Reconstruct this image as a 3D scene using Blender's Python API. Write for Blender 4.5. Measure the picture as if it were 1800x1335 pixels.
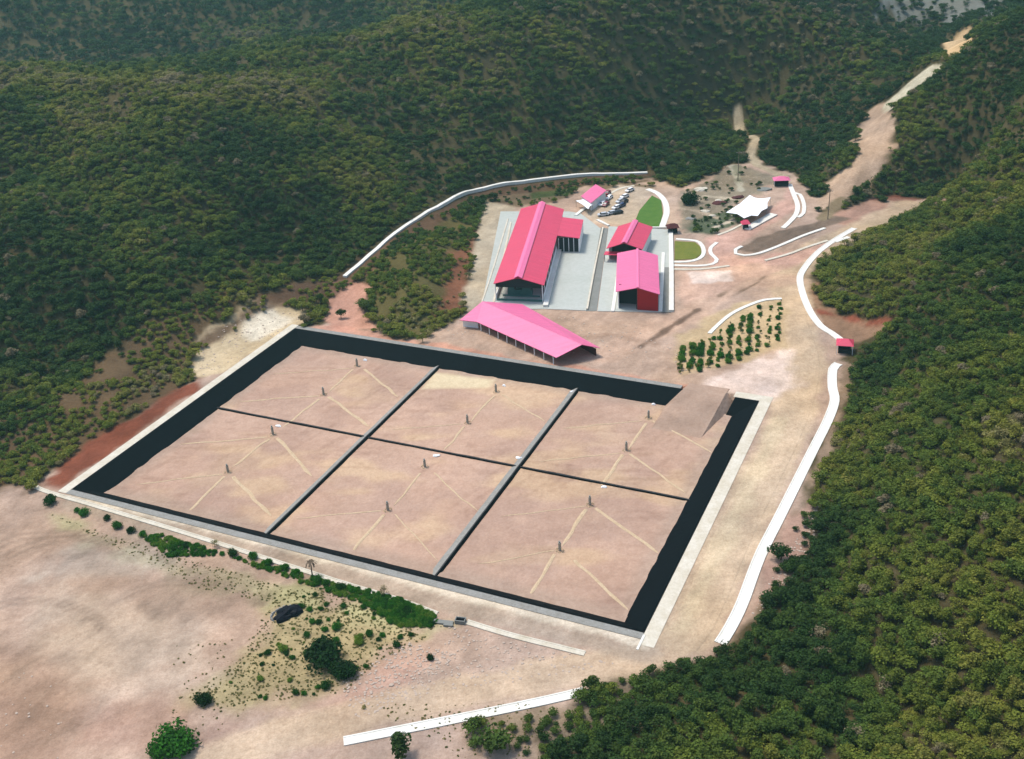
import bpy, bmesh, math, random
import numpy as np
from mathutils import Vector, Matrix
random.seed(7); rng = np.random.default_rng(11)
S = bpy.context.scene
for o in list(bpy.data.objects): bpy.data.objects.remove(o)
COL = S.collection
# ---------------------------------------------------------------- camera, sky, sun
CAM_H = 150.0; F = 1898.73; CX, CY = 900.0, 667.5
n = np.array([-0.05776217, -0.88050843, -0.47049807]); n /= np.linalg.norm(n)
fw = np.array([0, 0, 1.]) - n * n[2]; fw /= np.linalg.norm(fw)
rt = np.cross(fw, n)
if rt[0] < 0: rt = -rt
MW = np.array([rt, fw, n])                     # image axes -> world axes
cam = bpy.data.objects.new("camera", bpy.data.cameras.new("camera")); COL.objects.link(cam)
ax, ay, az = MW @ [1, 0, 0], MW @ [0, -1, 0], MW @ [0, 0, -1]
cam.matrix_world = Matrix(((ax[0], ay[0], az[0], 0), (ax[1], ay[1], az[1], 0), (ax[2], ay[2], az[2], CAM_H), (0, 0, 0, 1)))
cam.data.sensor_width = 36; cam.data.lens = 36 * F / 1800; cam.data.clip_start = 1; cam.data.clip_end = 9000
S.camera = cam
SUN_EL, SUN_AZ = math.radians(66), math.radians(-52)       # azimuth clockwise from +Y
w = bpy.data.worlds.new("World"); S.world = w; w.use_nodes = True
nt = w.node_tree; bg = nt.nodes["Background"]
sky = nt.nodes.new("ShaderNodeTexSky"); sky.sky_type = 'NISHITA'; sky.sun_disc = False
sky.sun_elevation = SUN_EL; sky.sun_rotation = SUN_AZ; sky.air_density = 1.2; sky.dust_density = 2.0
nt.links.new(sky.outputs[0], bg.inputs[0]); bg.inputs[1].default_value = 0.15
sl = bpy.data.lights.new("sun", 'SUN'); sl.energy = 2.35; sl.angle = math.radians(14.0); sl.color = (1, .96, .89)
so = bpy.data.objects.new("sun", sl); COL.objects.link(so)
sd_ = Vector((math.sin(SUN_AZ) * math.cos(SUN_EL), math.cos(SUN_AZ) * math.cos(SUN_EL), math.sin(SUN_EL)))
so.rotation_euler = sd_.to_track_quat('Z', 'Y').to_euler()
S.view_settings.view_transform = 'Standard'; S.view_settings.look = 'None'
S.view_settings.exposure = 0.58; S.view_settings.gamma = 1
# ---------------------------------------------------------------- helpers
def lin(r, g, b):
    f = lambda c: ((c / 255 + .055) / 1.055) ** 2.4 if c > 10 else c / 255 / 12.92
    return np.array([f(r), f(g), f(b)])
def ray(px, py):
    d = MW @ np.array([px - CX, py - CY, F]); return d / np.linalg.norm(d)
def at(px, py, z=0.0):
    d = ray(px, py); return np.array([0, 0, CAM_H]) + d * ((z - CAM_H) / d[2])
def sm(a, b, x): t = np.clip((x - a) / (b - a), 0, 1); return t * t * (3 - 2 * t)
def vnoise(x, y, s, seed):
    g = np.random.default_rng(seed).random((257, 257))
    x = np.asarray(x) / s; y = np.asarray(y) / s
    xi = np.floor(x).astype(int); yi = np.floor(y).astype(int); fx = x - xi; fy = y - yi
    fx = fx * fx * (3 - 2 * fx); fy = fy * fy * (3 - 2 * fy)
    a = g[xi % 256, yi % 256]; b = g[(xi + 1) % 256, yi % 256]; c = g[xi % 256, (yi + 1) % 256]; d = g[(xi + 1) % 256, (yi + 1) % 256]
    return (a * (1 - fx) + b * fx) * (1 - fy) + (c * (1 - fx) + d * fx) * fy
def fbm(x, y, s, seed, o=3):
    t = 0; a = 1; n_ = 0
    for k in range(o): t = t + a * vnoise(x, y, s / 2 ** k, seed + k); n_ += a; a *= .55
    return t / n_
def seg_d(X, Y, a, b):
    dx, dy = b[0] - a[0], b[1] - a[1]; L = dx * dx + dy * dy + 1e-9
    t = np.clip(((X - a[0]) * dx + (Y - a[1]) * dy) / L, 0, 1)
    return np.hypot(X - a[0] - t * dx, Y - a[1] - t * dy)
def sdf(X, Y, P, closed=True, maxd=60):
    """signed distance to polygon (negative inside), or distance to a polyline"""
    P = np.asarray(P)[:, :2]; out = np.full(X.shape, float(maxd))
    lo = P.min(0) - maxd; hi = P.max(0) + maxd
    m = (X > lo[0]) & (X < hi[0]) & (Y > lo[1]) & (Y < hi[1])
    x, y = X[m], Y[m]
    if x.size == 0: return out
    d = np.full(x.shape, 1e9); ins = np.zeros(x.shape, bool); N = len(P)
    for i in range(N if closed else N - 1):
        a, b = P[i], P[(i + 1) % N]; d = np.minimum(d, seg_d(x, y, a, b))
        if closed and a[1] != b[1]:
            c = ((a[1] > y) != (b[1] > y)) & (x < (b[0] - a[0]) * (y - a[1]) / (b[1] - a[1]) + a[0]); ins ^= c
    if closed: d = np.where(ins, -d, d)
    out[m] = np.minimum(d, maxd); return out
# ---------------------------------------------------------------- terrain heights
SITE_PX = [(-420, 900), (0, 850), (60, 842), (200, 752), (345, 662), (450, 600), (525, 574), (590, 560), (640, 585), (740, 598), (830, 545), (845, 400),
           (880, 352), (1000, 330), (1140, 314), (1200, 328), (1290, 290), (1330, 284), (1380, 300), (1420, 330), (1450, 380), (1500, 384), (1560, 352), (1650, 346),
           (1660, 356), (1560, 378), (1500, 405), (1440, 445), (1415, 480), (1425, 540), (1485, 600), (1490, 650), (1480, 710), (1430, 800), (1420, 900),
           (1360, 1060), (1280, 1140), (1100, 1180), (1000, 1250), (940, 1335), (900, 1500), (-420, 1500)]
SITE = [at(x, y)[:2] for x, y in SITE_PX]
CP = []
for x, y, z in [(0, 780, 1), (0, 700, 6), (0, 500, 22), (0, 300, 38), (0, 130, 52), (250, 640, 4), (300, 500, 14), (300, 300, 34), (300, 110, 50),
                (500, 450, 8), (500, 300, 25), (500, 110, 46), (690, 300, 15), (700, 200, 28), (700, 90, 46), (640, 420, 5), (900, 200, 24), (900, 290, 7),
                (900, 80, 46), (1100, 270, 5), (1100, 150, 24), (1080, 20, 54), (1290, 185, 5), (1250, 250, 3), (1300, 80, 33), (1430, 20, 46), (1500, 110, 9),
                (1600, 70, 12), (1400, 220, 6), (1460, 280, 9), (1540, 200, 17), (1620, 135, 32), (1700, 65, 46), (1800, 10, 62), (1800, 150, 48), (1800, 290, 34),
                (1800, 400, 32), (1800, 500, 29), (1800, 700, 24), (1800, 900, 20), (1800, 1100, 15), (1800, 1335, 12), (1600, 1335, 8), (1400, 1335, 5), (1150, 1335, 2),
                (1640, 290, 10), (1600, 330, 3), (1560, 430, 9), (1600, 500, 15), (1560, 560, 8), (1620, 700, 14), (1600, 900, 12), (1700, 400, 19), (1500, 1100, 7), (1450, 340, 3), (1340, 1200, 4),
                (730, 480, 7), (730, 540, 5), (790, 440, 7), (680, 500, 4)]:
    p = at(x, y, z); CP.append((p[0], p[1], z))
CP += [(-260, 730, 6), (-420, 770, 8), (-60, 750, 16), (-600, 700, 40), (-330, 830, 46), (-500, 880, 60), (-150, 900, 62), (-300, 1000, 115), (-500, 1100, 150),
       (0, 1000, 130), (-100, 1150, 170), (150, 900, 90), (200, 1100, 170), (330, 800, 8), (400, 900, 30), (420, 1000, 75), (520, 1100, 130), (250, 740, 50),
       (420, 720, 40), (480, 560, 130), (380, 450, 110), (320, 300, 70), (220, 180, 34), (160, 60, 22), (-260, 140, 6), (-300, 300, 40), (-420, 450, 70), (-500, 600, 70),
       (-150, 20, 0), (0, 20, 0), (600, 1300, 200), (0, 1500, 260), (-600, 1500, 260), (600, 800, 120), (800, 500, 200), (500, 200, 140), (-800, 300, 120), (-800, 900, 140)]
for p in SITE[::2]: CP.append((p[0], p[1], 0.0))
for X0 in range(-180, 100, 40):
    for Y0 in range(100, 330, 40): CP.append((X0, Y0, 0.0))
for q in [(0, 360), (40, 380), (60, 420), (90, 400), (60, 360), (80, 330), (30, 420)]: CP.append((*q, 0.0))
CP = np.array(CP); keep = []
for i in range(len(CP)):
    if all(np.hypot(*(CP[i, :2] - CP[j, :2])) > 6 for j in keep): keep.append(i)
CP = CP[keep]
def ker(r): return np.sqrt(r * r + 18.0 ** 2)
K = ker(np.hypot(CP[:, None, 0] - CP[None, :, 0], CP[:, None, 1] - CP[None, :, 1])) + np.eye(len(CP)) * -1.0
WT = np.linalg.solve(K, CP[:, 2])
def grow(lo, hi, f0, f1, step, g=1.06):
    a = list(np.arange(f0, f1 + .01, step)); s = step
    while a[-1] < hi: s *= g; a.append(a[-1] + s)
    s = step; b = [a[0]]
    while b[0] > lo: s *= g; b.insert(0, b[0] - s)
    return np.array(b + a[1:])
GX = grow(-2600, 2600, -185, 230, 1.0, 1.05); GY = grow(-700, 3600, 120, 530, 1.0, 1.03)
XX, YY = np.meshgrid(GX, GY)
ZZ = np.zeros_like(XX)
for c, wt in zip(CP, WT): ZZ += wt * ker(np.hypot(XX - c[0], YY - c[1]))
rough = (fbm(XX, YY, 90, 3, 4) - .5) * 2
SD = sdf(XX, YY, SITE, maxd=70)
m = sm(0, 22, SD)
far = np.maximum(np.hypot(XX, YY - 400) - 1200, 0)
gul = np.abs(fbm(XX * .9 + YY * .5, YY * .8 - XX * .3, 70, 305, 3) - .5) * 2
ZZ = np.clip(ZZ, -5, 420) * m + (np.minimum(gul, .35) - .2) * 16 * sm(25, 70, SD) + rough * 13 * sm(30, 75, SD) + far * .12 + (fbm(XX, YY, 14, 9, 3) - .5) * 1.4 * sm(2, 20, SD)
ZZ += (fbm(XX, YY, 9, 21, 3) - .5) * .5 * sm(-.5, -14, SD) * 0.3
RIM = [at(130, 860), at(520, 578), at(1332, 705), at(1130, 1110)]
RIMP = [p[:2] for p in RIM]
pe = RIM[3] - RIM[0]; pe /= np.linalg.norm(pe); pg = RIM[1] - RIM[0]; pg /= np.linalg.norm(pg)
def pond(u, v, z=0.0): return RIM[0] + pe * u + pg * v + np.array([0, 0, z])     # u 0..154, v 0..100.6
PU, PV = 154.03, 100.6
DR = sdf(XX, YY, RIMP, maxd=30)
# flatten everything built on: buildings and rim
DF = sdf(XX, YY, [(-12, 330), (-30, 310), (14, 272), (80, 300), (80, 440), (-2, 440)], maxd=30)
ZZ = np.where(DR < 12, ZZ * sm(3, 12, DR), ZZ)
ZZ = ZZ * (1 - sm(4, 0, DF) * (SD < 2))
ZZ = np.where(DR < 1.0, -7.0, ZZ)
def hgt(x, y):
    x = np.asarray(x, float); y = np.asarray(y, float)
    ix = np.clip(np.searchsorted(GX, x) - 1, 0, len(GX) - 2); iy = np.clip(np.searchsorted(GY, y) - 1, 0, len(GY) - 2)
    fx = (x - GX[ix]) / (GX[ix + 1] - GX[ix]); fy = (y - GY[iy]) / (GY[iy + 1] - GY[iy])
    return (ZZ[iy, ix] * (1 - fx) + ZZ[iy, ix + 1] * fx) * (1 - fy) + (ZZ[iy + 1, ix] * (1 - fx) + ZZ[iy + 1, ix + 1] * fx) * fy
def T(px, py):
    """where the line of sight through a photo point meets the ground"""
    d = ray(px, py); t = np.arange(90, 2600, 1.5)
    P = np.array([0, 0, CAM_H])[None] + t[:, None] * d[None]
    below = P[:, 2] < np.maximum(hgt(P[:, 0], P[:, 1]), -.2)
    i = int(np.argmax(below)) if below.any() else len(t) - 1
    a, b = P[i - 1], P[i]
    for _ in range(12):
        c = (a + b) / 2
        if c[2] < max(float(hgt(c[0], c[1])), -.2): b = c
        else: a = c
    return b
def TT(l): return [T(x, y)[:2] for x, y in l]
# ---------------------------------------------------------------- land cover (colour, tree density, plant size)
DIRT = lin(178, 152, 132)
LAY = []   # (poly, closed, halfwidth, rgb, soft, edge noise, density, size)
def area(px, rgb, soft=3, ed=3, den=0, size=1, mix=1): LAY.append((TT(px), True, 0, lin(*rgb), soft, ed, den, size, mix))
def line(px, hw, rgb, soft=1.5, ed=1, den=0, size=1, mix=1): LAY.append((TT(px), False, hw, lin(*rgb), soft, ed, den, size, mix))
LAY.append((SITE, True, 0, DIRT, 3, 5, 0, 1, 1))
area([(-100, 890), (60, 850), (345, 668), (350, 600), (420, 535), (480, 528), (560, 520), (470, 490), (430, 505), (200, 615), (90, 690), (-60, 800)], (100, 80, 56), 6, 8, .62, .46)
area([(640, 490), (700, 430), (830, 362), (852, 360), (835, 480), (825, 540), (800, 560), (740, 592), (660, 575)], (92, 84, 48), 3, 4, 1.0, .5)
area([(785, 470), (838, 385), (845, 400), (832, 480), (822, 545), (795, 555), (770, 570)], (128, 84, 60), 4, 4, .1, .35)
area([(75, 846), (200, 752), (350, 662), (350, 682), (300, 720), (160, 822), (110, 858)], (126, 72, 52), 3, 3)
area([(345, 664), (338, 640), (352, 602), (400, 552), (455, 528), (500, 536), (560, 556), (525, 576), (440, 628), (390, 655)], (196, 174, 138), 3, 4)
area([(420, 560), (470, 538), (520, 560), (440, 605)], (222, 208, 182), 3, 3)
area([(580, 492), (625, 488), (650, 500), (640, 540), (660, 575), (600, 580), (560, 565), (575, 545)], (186, 140, 118), 2, 3)
area([(852, 352), (900, 362), (905, 385), (893, 395), (845, 545), (812, 548), (838, 400)], (182, 166, 140), 3, 2)
area([(850, 348), (900, 335), (1140, 316), (1150, 332), (1060, 335), (1020, 322), (1000, 350), (930, 362), (900, 362)], (118, 100, 76), 3, 3, .22, .35)
area([(930, 330), (1010, 325), (1000, 342), (935, 350)], (74, 84, 44), 2, 2, .6, .35)
area([(1420, 505), (1432, 500), (1442, 540), (1500, 555), (1562, 562), (1556, 578), (1500, 602), (1450, 575)], (142, 112, 88), 2, 3)
area([(1430, 543), (1500, 553), (1570, 560), (1555, 568), (1490, 563), (1440, 552)], (128, 62, 44), 2, 3, 0, 1, .8)
area([(1440, 385), (1540, 345), (1670, 345), (1660, 358), (1560, 374), (1500, 404)], (166, 130, 110), 3, 3)
area([(1520, 352), (1560, 342), (1640, 350), (1600, 356), (1560, 351)], (118, 62, 50), 2, 3, 0, 1, .7)
area([(1420, 880), (1440, 870), (1400, 1000), (1370, 1062), (1310, 1082), (1340, 1000)], (172, 140, 122), 3, 4, .06, .5)
area([(1490, 640), (1500, 660), (1470, 780), (1440, 850), (1400, 900), (1410, 860), (1470, 700)], (140, 118, 96), 2, 3, .05, .5)
area([(1000, 1240), (1120, 1180), (1120, 1230), (1040, 1300), (960, 1335), (950, 1290)], (112, 98, 80), 3, 3, .3, .5)
area([(820, 1290), (960, 1230), (1000, 1250), (930, 1335), (820, 1340)], (140, 120, 96), 5, 5, .12, .4)
area([(1190, 345), (1290, 290), (1380, 310), (1350, 330), (1300, 360), (1290, 390), (1240, 410), (1195, 400)], (138, 126, 106), 4, 5, .05, .4)
area([(1215, 385), (1290, 372), (1290, 395), (1250, 410), (1215, 405)], (84, 92, 70), 3, 4, .2, .35)
area([(1290, 440), (1330, 420), (1400, 398), (1470, 380), (1500, 384), (1450, 402), (1370, 432), (1330, 446)], (120, 102, 86), 2, 2)
area([(480, 1050), (560, 1030), (650, 1070), (750, 1120), (660, 1170), (600, 1220), (500, 1230), (360, 1250), (330, 1230), (430, 1150), (490, 1100)], (160, 148, 104), 6, 7, 0, 1, .75)
area([(90, 905), (250, 960), (350, 1000), (560, 1050), (780, 1100), (760, 1115), (540, 1072), (350, 1035), (200, 975)], (170, 168, 124), 5, 5, 0, 1, .6)
area([(560, 1240), (700, 1130), (790, 1150), (700, 1230), (600, 1270)], (190, 152, 132), 6, 6, 0, 1, .7)
area([(140, 960), (300, 940), (350, 1000), (220, 1030), (60, 1020)], (166, 156, 142), 9, 9, 0, 1, .5)
area([(60, 1010), (330, 1060), (380, 1180), (200, 1220), (90, 1140)], (192, 172, 152), 12, 9, 0, 1, .8)
area([(-200, 1130), (60, 1180), (160, 1290), (120, 1400), (-200, 1400)], (160, 132, 114), 12, 9, 0, 1, .8)
area([(150, 1250), (270, 1240), (420, 1290), (400, 1335), (160, 1335)], (158, 126, 108), 8, 9, 0, 1, .6)
area([(200, 1020), (330, 1000), (440, 1050), (300, 1100), (220, 1080)], (150, 128, 112), 8, 9, 0, 1, .6)
for cx, cy, rx, ry in ((95, 985, 110, 42), (150, 1010, 150, 60), (330, 1075, 120, 48), (60, 1120, 120, 60)):      # wheel ruts curving over the bare field
    for k in (0, 14):
        line([(cx + (rx + k) * math.cos(a), cy + (ry + k * .6) * math.sin(a)) for a in np.linspace(-2.6, -.2, 12)], .55, (140, 120, 104), .9, .5, 0, 1, .5)
line([(1200, 350), (1240, 345), (1290, 350)], 1.2, (176, 162, 138), 1, 1)
line([(1290, 292), (1302, 335)], 1.6, (170, 164, 144), 1, 1)
line([(1195, 366), (1230, 372), (1262, 384)], 1.0, (170, 154, 132), 1, 1)
line([(1255, 400), (1300, 384), (1330, 372)], 1.2, (186, 172, 150), 1, 1)
# dirt roads and haul tracks
line([(200, 1400), (480, 1300), (700, 1240), (950, 1190), (1120, 1160), (1210, 1110)], 4.6, (194, 168, 138), 3, 2, 0, 1, .85)
line([(1210, 1110), (1300, 920), (1390, 740), (1415, 640), (1395, 560), (1385, 490), (1430, 440), (1500, 408), (1600, 362)], 6.2, (196, 172, 142), 3, 2, 0, 1, .85)
line([(1200, 1100), (1290, 910), (1370, 740)], 2.0, (206, 186, 152), 2, 2, 0, 1, .6)
area([(1270, 660), (1380, 610), (1395, 690), (1330, 700), (1240, 680)], (224, 204, 192), 5, 5, 0, 1, .8)
line([(1385, 490), (1290, 500), (1200, 560), (1100, 600), (1060, 625)], 5, (194, 162, 138), 4, 3, 0, 1, .8)
line([(1125, 610), (1180, 575), (1225, 545)], .9, (118, 96, 80), 1.2, 1.2)
line([(1265, 520), (1300, 490), (1330, 485)], .8, (128, 106, 86), 1.2, 1.2)
line([(1290, 520), (1330, 498), (1350, 480)], .7, (128, 106, 86), 1.2, 1.2)
line([(860, 572), (900, 600), (1080, 590), (1150, 605)], 1.6, (150, 124, 104), 2, 2, 0, 1, .7)
line([(130, 885), (450, 960), (760, 1050), (1130, 1145)], 3.2, (168, 150, 130), 2, 1.5, 0, 1, .8)
line([(130, 872), (450, 948), (760, 1030), (1130, 1128)], 1.6, (218, 204, 180), 1.5, 1.5, 0, 1, .8)
line([(560, 575), (700, 602), (830, 622), (1020, 655), (1240, 690)], 2.6, (196, 142, 118), 2, 2.5, 0, 1, .75)
area([(1240, 420), (1300, 405), (1380, 350), (1380, 320), (1395, 325), (1395, 370), (1330, 410), (1290, 440), (1300, 455), (1400, 440), (1480, 420), (1400, 470), (1250, 478)], (196, 158, 140), 3, 2)
area([(1195, 478), (1330, 462), (1390, 470), (1300, 500), (1195, 540)], (198, 164, 142), 3, 3)
area([(1205, 478), (1285, 475), (1290, 495), (1220, 498)], (218, 198, 184), 2, 2)
area([(1172, 345), (1150, 325), (1090, 325), (1140, 320), (1190, 330), (1192, 400), (1172, 400)], (190, 164, 142), 2, 2)
area([(1040, 345), (1090, 325), (1150, 332), (1128, 370), (1110, 395), (1040, 392), (1030, 375)], (188, 170, 148), 2, 2)
area([(1195, 590), (1250, 560), (1300, 530), (1380, 525), (1385, 610), (1290, 640), (1190, 665)], (188, 164, 128), 3, 3)
# trails cut through the forest
area([(1444, 366), (1458, 322), (1496, 288), (1508, 270), (1500, 250), (1512, 205), (1540, 188), (1568, 192), (1568, 262), (1556, 285), (1510, 335), (1475, 366)], (176, 150, 126), 3, 4)
line([(1575, 178), (1590, 160), (1636, 128)], 4.6, (196, 186, 158), 2, 3)
area([(1648, 96), (1672, 70), (1704, 52), (1708, 74), (1690, 94), (1660, 100)], (198, 168, 126), 3, 4)
line([(1296, 195), (1304, 225), (1330, 245), (1318, 272), (1330, 290), (1370, 308), (1380, 320)], 2.3, (172, 156, 128), 1.5, 1)
line([(1298, 318), (1296, 292)], 1.3, (104, 104, 78), 2, 1.5, .3, 1, .7)
area([(1480, -20), (1780, -20), (1750, 26), (1660, 36), (1560, 22)], (112, 114, 108), 8, 14, .5, 1)
line([(1445, 385), (1480, 350)], 2.2, (128, 112, 86), 2, 2)
line([(-60, 305), (120, 282), (250, 266), (385, 256)], .9, (92, 88, 60), 1, 1, .25, .6, .9)
line([(555, 222), (700, 190), (860, 145)], 1.2, (92, 88, 66), 1, 2, .3, .6, .9)
area([(330, 620), (480, 510), (600, 480), (850, 325), (1145, 298), (1145, 310), (850, 348), (640, 490), (590, 520), (480, 540)], (96, 72, 54), 3, 3, .3, .42, .85)
FIELD_POND = RIMP
def cover(X, Y):
    X = np.asarray(X, float); Y = np.asarray(Y, float)
    big = fbm(X, Y, 60, 31, 3)
    col = lin(74, 66, 42)[None] * (0.8 + .5 * big)[..., None]
    den = np.ones(X.shape); size = np.ones(X.shape)
    e = (fbm(X, Y, 7, 51, 3) - .5) * 2
    for P, closed, hw, rgb, soft, ed, dn, sz, mix in LAY:
        d = sdf(X, Y, P, closed, 40) - hw + e * ed
        k = sm(soft * .5, -soft * .5, d) * mix
        col = col * (1 - k[..., None]) + rgb[None] * k[..., None]
        kk = np.clip(k / max(mix, 1e-6), 0, 1)
        den = den * (1 - kk) + dn * kk; size = size * (1 - kk) + sz * kk
    v = fbm(X, Y, 16, 77, 4); v2 = fbm(X, Y, 4, 87, 3); rr = vnoise(X * .6 + Y * .8, (Y * .6 - X * .8) * 5, 6, 93)
    tone = 1 + (v - .5) * .55 + (v2 - .5) * .5 + (rr - .5) * .16
    warm = (fbm(X, Y, 24, 97, 3) - .5)
    col = col * tone[..., None] * np.stack([1 + warm * .1, 1 - warm * .04, 1 - warm * .28], -1)
    return np.clip(col, .004, .9), den, size
# ---------------------------------------------------------------- materials
def mat(name, base=(.5, .5, .5), rough=.8, attr=None, noise=(), bump=0, bscale=5, metal=0, spec=.3, alpha=1, sheen=0, brick=None):
    m_ = bpy.data.materials.new(name); m_.use_nodes = True; t = m_.node_tree; N = t.nodes; L = t.links
    b = N["Principled BSDF"]; b.inputs["Roughness"].default_value = rough; b.inputs["Metallic"].default_value = metal
    b.inputs["Specular IOR Level"].default_value = spec
    geo = N.new("ShaderNodeNewGeometry")
    if attr: a = N.new("ShaderNodeAttribute"); a.attribute_name = attr; cur = a.outputs["Color"]
    else: a = N.new("ShaderNodeRGB"); a.outputs[0].default_value = (*base, 1); cur = a.outputs[0]
    for sc, amt, col in noise:          # mix toward col by noise
        nz = N.new("ShaderNodeTexNoise"); nz.inputs["Scale"].default_value = sc; nz.inputs["Detail"].default_value = 5; nz.inputs["Roughness"].default_value = .65
        L.new(geo.outputs["Position"], nz.inputs["Vector"])
        r = N.new("ShaderNodeMapRange"); r.inputs["From Min"].default_value = .38; r.inputs["From Max"].default_value = .68; r.inputs["To Max"].default_value = amt
        L.new(nz.outputs["Fac"], r.inputs["Value"])
        mx = N.new("ShaderNodeMix"); mx.data_type = 'RGBA'; mx.blend_type = 'MULTIPLY'
        L.new(r.outputs[0], mx.inputs["Factor"]); L.new(cur, mx.inputs["A"]); mx.inputs["B"].default_value = (*col, 1); cur = mx.outputs["Result"]
    L.new(cur, b.inputs["Base Color"])
    if bump:
        nz = N.new("ShaderNodeTexNoise"); nz.inputs["Scale"].default_value = bscale; nz.inputs["Detail"].default_value = 6
        L.new(geo.outputs["Position"], nz.inputs["Vector"])
        bp = N.new("ShaderNodeBump"); bp.inputs["Strength"].default_value = bump; bp.inputs["Distance"].default_value = .25
        L.new(nz.outputs["Fac"], bp.inputs["Height"]); L.new(bp.outputs[0], b.inputs["Normal"])
    return m_
def roofmat(name, base, fade):
    """painted ribbed sheet: ribs across the object's own run direction (local X), faded patches"""
    m_ = mat(name, base, .42, noise=((.12, .8, fade), (1.1, .5, (.86, .82, .82))), spec=.45)
    t = m_.node_tree; N = t.nodes; L = t.links; b = N["Principled BSDF"]
    tc = N.new("ShaderNodeTexCoord"); wv = N.new("ShaderNodeTexWave"); wv.bands_direction = 'Y'; wv.inputs["Scale"].default_value = 1.0
    L.new(tc.outputs["Object"], wv.inputs["Vector"])
    mp = N.new("ShaderNodeMapping"); mp.inputs["Scale"].default_value = (.12, 1.6, .12); L.new(tc.outputs["Object"], mp.inputs[0])
    nz = N.new("ShaderNodeTexNoise"); nz.inputs["Scale"].default_value = 1.0; nz.inputs["Detail"].default_value = 4; L.new(mp.outputs[0], nz.inputs["Vector"])
    mr = N.new("ShaderNodeMapRange"); mr.inputs["From Min"].default_value = .35; mr.inputs["From Max"].default_value = .7; mr.inputs["To Max"].default_value = .55; L.new(nz.outputs["Fac"], mr.inputs["Value"])
    src = b.inputs["Base Color"].links[0].from_socket; mx = N.new("ShaderNodeMix"); mx.data_type = 'RGBA'; mx.blend_type = 'MULTIPLY'; L.new(mr.outputs[0], mx.inputs["Factor"]); L.new(src, mx.inputs["A"]); mx.inputs["B"].default_value = (.74, .7, .72, 1); L.new(mx.outputs["Result"], b.inputs["Base Color"])
    bp = N.new("ShaderNodeBump"); bp.inputs["Strength"].default_value = .5; bp.inputs["Distance"].default_value = .04
    L.new(wv.outputs["Fac"], bp.inputs["Height"]); L.new(bp.outputs[0], b.inputs["Normal"])
    return m_
M = {}
M['ground'] = mat('soil', attr='cover', rough=.95, noise=((.22, .7, (.84, .82, .80)), (.8, .9, (.80, .77, .75)), (2.4, .8, (.76, .74, .72))), bump=1.0, bscale=1.0, spec=.1)
M['floor'] = mat('cell_floor_soil', attr='cover', rough=.95, noise=((.06, .7, (.93, .88, .84)), (.45, .8, (.84, .81, .79)), (1.6, .8, (.84, .81, .79))), bump=.9, bscale=1.0, spec=.1)
M['liner'] = mat('black_liner', (.003, .0045, .006), .8, noise=((.5, .6, (.7, .7, .7)),), bump=.3, bscale=.7, spec=.04)
M['liner_dusty'] = mat('dusty_liner', tuple(lin(52, 52, 52)), .7, noise=((.5, .9, (.4, .4, .4)), (2, .6, (.6, .6, .6))), bump=.3, bscale=2, spec=.2)
M['berm_soil'] = mat('grey_soil', tuple(lin(146, 144, 138)), .95, noise=((.4, .8, (.8, .78, .74)), (2, .7, (.7, .68, .66))), bump=.5, bscale=2, spec=.1)
M['gravel'] = mat('gravel', tuple(lin(204, 180, 148)), .95, noise=((.8, .7, (.84, .78, .72)), (6, .7, (.7, .68, .65))), bump=.8, bscale=6, spec=.1)
M['white'] = mat('white_concrete', (.74, .72, .66), .85, noise=((.25, .6, (.84, .81, .74)), (1.5, .45, (.82, .8, .76)), (8, .4, (.85, .84, .8))), bump=.2, bscale=5, spec=.2)
M['whitedirty'] = mat('dusty_white_concrete', tuple(lin(206, 198, 182)), .9, noise=((.25, .8, (.8, .76, .68)), (1.5, .6, (.8, .78, .72))), bump=.3, bscale=5, spec=.15)
M['concrete'] = mat('yard_concrete', tuple(lin(178, 180, 172)), .85, noise=((.09, .7, (.88, .9, .88)), (.7, .6, (.84, .83, .8)), (4, .4, (.85, .85, .84))), bump=.15, bscale=6, spec=.2)
M['concdark'] = mat('grey_concrete', tuple(lin(128, 128, 122)), .9, noise=((.3, .7, (.8, .8, .78)), (2, .6, (.78, .78, .76))), bump=.2, bscale=4, spec=.2)
M['roof'] = roofmat('red_roof_sheet', (.66, .055, .115), (.92, 1.0, 1.0))
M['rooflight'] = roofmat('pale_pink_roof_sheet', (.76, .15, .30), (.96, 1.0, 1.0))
M['ridge'] = mat('pale_ridge_sheet', (.80, .17, .32), .45, noise=((.5, .5, (.9, .9, .92)),))
M['red'] = mat('dark_red_sheet', (.36, .004, .012), .6, noise=((.4, .6, (.7, .7, .7)),))
M['dark'] = mat('painted_shade_wall', (.012, .018, .02), .8, noise=((.6, .6, (.7, .8, .8)),))  # near-black base: shade inside open sheds and huts put into the colour
M['green'] = mat('green_equipment', tuple(lin(70, 110, 104)), .6, noise=((.8, .6, (.6, .7, .7)),))
M['steel'] = mat('grey_steel', tuple(lin(120, 124, 126)), .5, metal=.3, noise=((1, .5, (.7, .7, .7)),))
M['whitewall'] = mat('white_wall', (.78, .78, .76), .8, noise=((.4, .4, (.86, .85, .82)),))
M['canvas'] = mat('white_canvas', (.82, .83, .83), .7, noise=((.3, .4, (.9, .93, .93)),), bump=.2, bscale=.6)
M['glass'] = mat('car_glass', (.02, .025, .03), .1, spec=.6)
M['tyre'] = mat('tyre_rubber', (.015, .015, .015), .9)
M['stone'] = mat('vent_stone', tuple(lin(160, 154, 138)), .95, noise=((3, .7, (.7, .7, .68)),), bump=.5, bscale=5)
M['pipe'] = mat('vent_pipe', tuple(lin(130, 130, 124)), .7)
M['wood'] = mat('weathered_wood', tuple(lin(120, 108, 92)), .9, noise=((3, .7, (.7, .68, .64)),))
M['rust'] = mat('rusty_sheet', tuple(lin(78, 34, 34)), .85, noise=((1, .7, (.7, .6, .6)),))
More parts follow.
